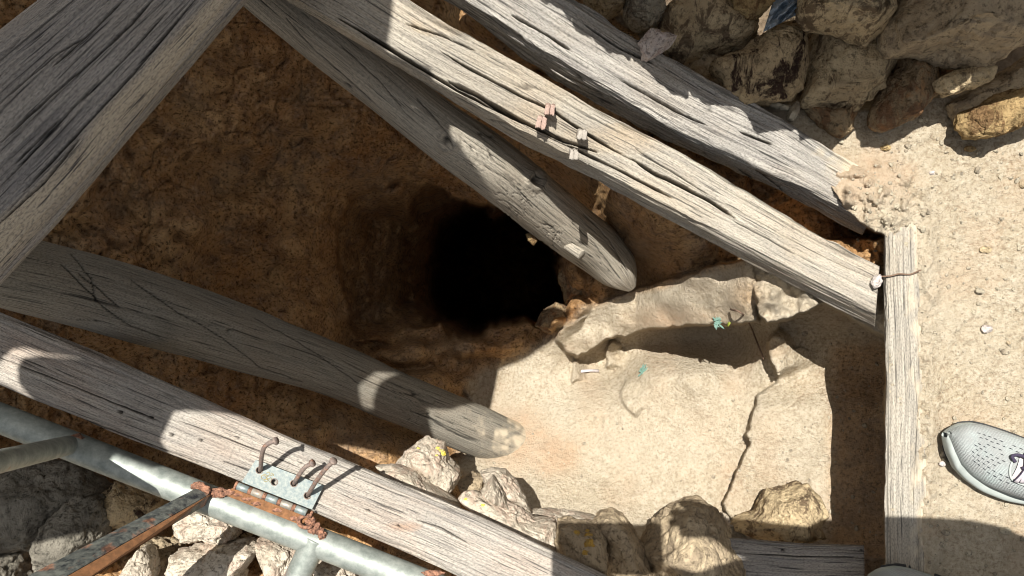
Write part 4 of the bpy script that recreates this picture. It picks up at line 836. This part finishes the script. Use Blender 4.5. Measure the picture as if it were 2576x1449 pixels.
    o = tube('outsole', [(t, np.interp(t, x, cy), .0025 + float(spring(t))) for t in np.linspace(.01, .285, 40)], [max(.004, float(np.interp(t, x, wd)) * .96) for t in np.linspace(.01, .285, 40)], plain('dark_outsole', (.05, .05, .05), .8), None, 24, flat=.05); o.parent = e
    return e
ANG = R(-21)
b1 = P(2354, 1086, .0); b2 = (b1[0] - .105, b1[1] - .199, b1[2])
person = empty('person', (0, 0, 0), 'person in light grey mint running shoes at the right edge, only the toes in view', 'person')
make_shoe(b1, ANG, ''); make_shoe(b2, ANG, '')
def skinned(name, verts, edges, mat, lv=1):
    me = bpy.data.meshes.new(name); me.from_pydata([v[:3] for v in verts], edges, []); o = bpy.data.objects.new(name, me); col.objects.link(o)
    md = o.modifiers.new('s', 'SKIN'); md.use_smooth_shade = True
    for sv, v in zip(me.skin_vertices[0].data, verts): sv.radius = (v[3], v[4] if len(v) > 4 else v[3])
    me.skin_vertices[0].data[0].use_root = True
    m2 = o.modifiers.new('u', 'SUBSURF'); m2.levels = m2.render_levels = lv
    bpy.context.view_layer.update(); m = bpy.data.meshes.new_from_object(o.evaluated_get(bpy.context.evaluated_depsgraph_get())); bpy.data.objects.remove(o)
    m.name = name; m.materials.clear(); m.materials.append(mat); o = bpy.data.objects.new(name, m); col.objects.link(o); o.parent = person; return o
hx1, hy1 = b1[0] + .235 * math.cos(ANG), b1[1] + .235 * math.sin(ANG); hx2, hy2 = b2[0] + .235 * math.cos(ANG), b2[1] + .235 * math.sin(ANG)
SKIN = plain('skin', (.42, .26, .19), .6, (.38, .23, .16), 60); CLOTH = plain('dark_trousers', (.05, .055, .07), .95); SHIRT = plain('grey_shirt', (.22, .23, .25), .95); HAIR = plain('brown_hair', (.05, .03, .02), .8)
# body: pelvis root, legs, spine, neck, head, arms with hands
BV = [(.90, -.42, .93, .13, .10), (.88, -.33, .86, .085), (.84, hy1, .50, .06), (hx1 + .01, hy1, .11, .036), (.88, -.52, .86, .085), (.80, hy2 + .02, .50, .06), (hx2 + .01, hy2, .11, .036),
      (.87, -.40, 1.12, .12, .11), (.82, -.36, 1.40, .13, .13), (.78, -.33, 1.56, .07, .07), (.74, -.31, 1.66, .075, .085), (.70, -.30, 1.76, .085, .095), (.70, -.30, 1.84, .05, .06),
      (.74, -.13, 1.50, .055), (.475, .08, 1.62, .048), (.235, .095, 1.61, .036), (.145, .112, 1.612, .030, .040), (.095, .135, 1.612, .020, .036),
      (.74, -.50, 1.50, .055), (.50, -.03, 1.60, .07), (.235, .038, 1.612, .05), (.125, .045, 1.612, .036, .036), (.065, .03, 1.612, .02, .034)]
BE = [(0, 1), (1, 2), (2, 3), (0, 4), (4, 5), (5, 6), (0, 7), (7, 8), (8, 9), (9, 10), (10, 11), (11, 12), (8, 13), (13, 14), (14, 15), (15, 16), (16, 17), (8, 18), (18, 19), (19, 20), (20, 21), (21, 22)]
for base_i, dirs in ((17, [(-.02, .022), (-.022, .010), (-.022, -.002), (-.02, -.014), (.01, -.03)]), (22, [(-.018, .026), (-.02, .014), (-.022, .002), (-.02, -.01), (.012, .03)])):
    p = BV[base_i]
    for k, (dx, dy) in enumerate(dirs):
        L = (1.0, 1.15, 1.2, 1.1, .8)[k]; i = len(BV); BV += [(p[0] + dx * .9, p[1] + dy, p[2], .009), (p[0] + dx * 2.0 * L, p[1] + dy * 1.2, p[2] - .004, .0085), (p[0] + dx * 2.9 * L, p[1] + dy * 1.2, p[2] - .012, .0075)]
        BE += [(base_i, i), (i, i + 1), (i + 1, i + 2)]
skinned('body', BV, BE, SKIN)
g = .016
skinned('trousers', [(*v[:3], v[3] + g, (v[4] if len(v) > 4 else v[3]) + g) for v in BV[:7]], BE[:6], CLOTH)
idx = [0, 7, 8, 13, 14, 15, 18, 19, 20]; rm = {a: b for b, a in enumerate(idx)}
skinned('shirt', [(*BV[i][:3], BV[i][3] + g, (BV[i][4] if len(BV[i]) > 4 else BV[i][3]) + g) for i in idx], [(rm[a], rm[b]) for a, b in BE if a in rm and b in rm], SHIRT)
skinned('hair', [(.78, -.31, 1.72, .05), (.74, -.30, 1.80, .095), (.71, -.30, 1.87, .07)], [(0, 1), (1, 2)], HAIR)
ph = boxm([(-.145, .131, 1.602), (.01, .131, 1.602), (.01, .053, 1.602), (-.145, .053, 1.602)], .009, 'phone', plain('black_glass', (.02, .02, .025), .2), None, .003); tag(ph, 'black phone held flat in both hands over the pit', 'phone')
# ------------------------------------------------------------------ little things
GREEN = plain('plant_green', (.10, .19, .15), .7, (.15, .24, .20), 90); YG = plain('yellow_green_leaf', (.30, .36, .05), .7); TW = plain('twig_bark', (.13, .08, .055), .9, (.2, .14, .1), 120); BLUE = plain('blue_plastic', (.22, .30, .38), .35, (.48, .52, .55), 40)
def tz(u, v, up=.004): return P(u, v, float(terrain_z(np.array([float(u)]), np.array([float(v)]))[0][0]) + up)
def sprig(u, v, r, n, seed, lb):
    e = empty('green_sprig', tz(u, v), lb, 'plant'); rs = random.Random(seed); c = Vector(tz(u, v, .006))
    for k in range(n):
        a = rs.uniform(0, 6.28); L = r * rs.uniform(.5, 1); d = Vector((math.cos(a), math.sin(a), rs.uniform(.1, .5)))
        s = c + Vector((rs.uniform(-1, 1), rs.uniform(-1, 1), 0)) * r * .4; tube('leaf', [tuple(s + d * L * t) for t in np.linspace(0, 1, 6)], [.0003, .0012, .0016, .0016, .001, .0003], GREEN, e, 8, flat=.3)
sprig(1616, 933, .012, 26, 2, 'small blue green sprig in the sun at the edge of the dark shadow band')
sprig(1800, 812, .012, 18, 3, 'faint green sprig at the upper edge of the shadow band')
leafo = tube('fallen_leaf', [tz(1826, 818, .004), tz(1832, 816, .006), tz(1838, 812, .004)], [.001, .004, .0005], YG, None, 8, flat=.2); tag(leafo, 'tiny yellow green leaf on the pale ledge beside the faint sprig', 'leaf')
tw = tube('twig', smooth_pts([tz(1838, 778, .012), tz(1868, 790, .015), tz(1890, 825, .02), tz(1908, 870, .035), tz(1922, 905, .012)]), .0016, TW, None, 8); tag(tw, 'thin dark twig hanging down over the pale ledge into the shadow', 'twig')
tw = tube('twig', smooth_pts([P(2212, 696, .012), P(2240, 694, .009), P(2262, 689, .009), P(2290, 690, .006), P(2316, 679, .012)]), .0011, TW, None, 8); tag(tw, 'dry stalk lying across the edge plank', 'twig')
wd = tube('wood_chip', [tz(1462, 934, .008), tz(1485, 932, .010), tz(1506, 933, .008)], .003, TONG, None, 8, flat=.4); tag(wd, 'little pale sliver lying in the shadow band near the pit floor', 'wood chip')
def plastic():
    n = 40; U, V = np.meshgrid(np.linspace(0, 1, n), np.linspace(0, 1, n), indexing='ij'); q = [Z3([p])[0] for p in ((1050, 190), (1300, -20), (1090, -30), (1280, 70))]
    a = np.array(Z3([(1110, -30)])[0]); b = np.array(Z3([(1330, -30)])[0]); c = np.array(Z3([(1040, 190)])[0]); d = np.array(Z3([(1250, 80)])[0])
    uu = (a[0] * (1 - U) + b[0] * U) * (1 - V) + (c[0] * (1 - U) + d[0] * U) * V; vv = (a[1] * (1 - U) + b[1] * U) * (1 - V) + (c[1] * (1 - U) + d[1] * U) * V
    z = .085 + .012 * np.abs(fb2(U * 3 + V * 2, V * 3 - U, 3, 8)) + .008 * fb2(U * 8, V * 5, 2, 4); X = Pa(uu, vv, z); X2 = X - (0, 0, .0008)
    V_ = np.vstack([X.reshape(-1, 3), X2.reshape(-1, 3)]); Fq = grid_faces(n, n); o = mk('plastic_scrap', V_, np.vstack([Fq[:, ::-1], Fq + n * n]), BLUE); tag(o, 'crumpled blue plastic scrap stuffed between the rocks at the top edge', 'plastic scrap')
plastic()
# yellow lichen patches as thin crusts on their rocks
# ------------------------------------------------------------------ shade makers above the picture: an added gobo sheet and the photographer
def plan(u, v, z, Zc): x, y, _ = P(u, v, z); return (x - SX * (Zc - z), y - SY * (Zc - z))
ZC = 2.0
def gobo():  # unseen sheet added for shade, outline and openings shaped to the shadow edges
    out = [(-.36, 2.2), (-.362, .83), (-.373, .775), (-.324, .770), (-.324, .745), (-.267, .69), (-.202, .664), (-.22, .64), (-.30, .60), (-.366, .581), (-.378, .49), (-.42, .462), (-.455, .46), (-.452, .376), (-.50, .372), (-.60, .392), (-.69, .400),
           (-.708, .398), (-.726, .362), (-.714, .335), (-.74, .322), (-.789, .341), (-.80, .30), (-.83, .26), (-.86, .24), (-1.3, .14), (-1.35, 2.2)]
    hook = [plan(u, v, .05, ZC) for u, v in ((28, 872), (60, 868), (110, 883), (200, 895), (270, 912), (200, 908), (110, 900), (62, 905), (45, 930), (48, 965), (75, 998), (115, 1024), (60, 1005), (20, 978), (-40, 955), (0, 900))]
    ring = [plan(u, v, z, ZC) for u, v, z in ((922, 975, -.30), (945, 930, -.28), (1010, 925, -.30), (968, 975, -.31), (955, 1040, -.33), (925, 1040, -.33))]
    cu = bpy.data.curves.new('gobo', 'CURVE'); cu.dimensions = '2D'; cu.fill_mode = 'BOTH'; cu.extrude = .012
    for pts in (out, hook, ring):
        s = cu.splines.new('POLY'); s.points.add(len(pts) - 1); s.use_cyclic_u = True
        for q, p in zip(s.points, pts): q.co = (p[0], p[1], 0, 1)
    o = bpy.data.objects.new('tmp', cu); col.objects.link(o); bpy.context.view_layer.update()
    me = bpy.data.meshes.new_from_object(o.evaluated_get(bpy.context.evaluated_depsgraph_get())); bpy.data.objects.remove(o); me.name = 'overhead_gobo'; me.materials.clear(); me.materials.append(WOOD_GREY)
    o = bpy.data.objects.new('overhead_gobo', me); col.objects.link(o); o.location = (0, 0, ZC); tag(o, 'unseen cut-out sheet added above the pit to keep its left half in shade', 'gobo')
gobo()
# upper courses of the dry stone wall beyond the top edge: they shade the stones in view
ZU = .50
bd = [(1200, -90, .15), (1321, 0, .14), (1366, 20, .13), (1414, 45, .12), (1444, 72, .12), (1489, 96, .11), (1523, 120, .11), (1571, 137, .10), (1582, 158, .10), (1606, 178, .09), (1650, 195, .09), (1674, 223, .08), (1724, 247, .07),
      (1775, 270, .06), (1817, 275, .055), (1860, 295, .05), (1894, 328, .045), (1930, 337, .04), (1980, 337, .03), (2005, 359, .01), (2044, 367, .0), (2116, 354, .0), (2160, 333, .0), (2202, 341, .0), (2266, 341, .0), (2320, 329, .0), (2372, 312, .0), (2410, 300, .02), (2430, 255, .05), (2500, 235, .08), (2600, 205, .09), (2720, 190, .09)]
bp = [plan(u, v - (12 if u < 1950 else 0), z, ZU) for u, v, z in bd]; cuts = [0, 4, 8, 12, 16, 19, 22, 26, 28, 31]
for i in range(len(cuts) - 1):
    seg = bp[cuts[i]:cuts[i + 1] + 1]; a, b = seg[0], seg[-1]; h = .17
    pts = seg + [(b[0] + .005, b[1] + h * .7), ((a[0] + b[0]) / 2, max(a[1], b[1]) + h), (a[0] - .005, a[1] + h * .7)]
    d = CAMZ - ZU; pts = [(x / d * F + W / 2, -y / d * F + H / 2) for x, y in pts]
    rock('rock', pts, ZU, .12, (ST_TAN, ST_BROWN, ST_GREY)[i % 3], 500 + i, 'rock of the upper courses of the wall, beyond the top edge', group='upper rocks of the dry stone wall', e=.3, facets=5, grow=1.06, small=False)
for i in range(9):
    x = .0 + i * .14; rock('rock', [(((x + .11 * math.cos(t)) / .9) * F + W / 2, -((.72 + .12 * math.sin(t)) / .9) * F + H / 2) for t in np.arange(8) / 8 * 6.283], .3, .3, ST_BROWN, 530 + i, 'rock of the upper courses of the wall, beyond the top edge', group='upper rocks of the dry stone wall', facets=5, small=True)
rail = 0 and tube('overhead_rail', [(-.45, .575, ZC), (-.2, .575, ZC), (.0, .577, ZC), (.165, .568, ZC)], .031, WOOD_GREY, None, 20)
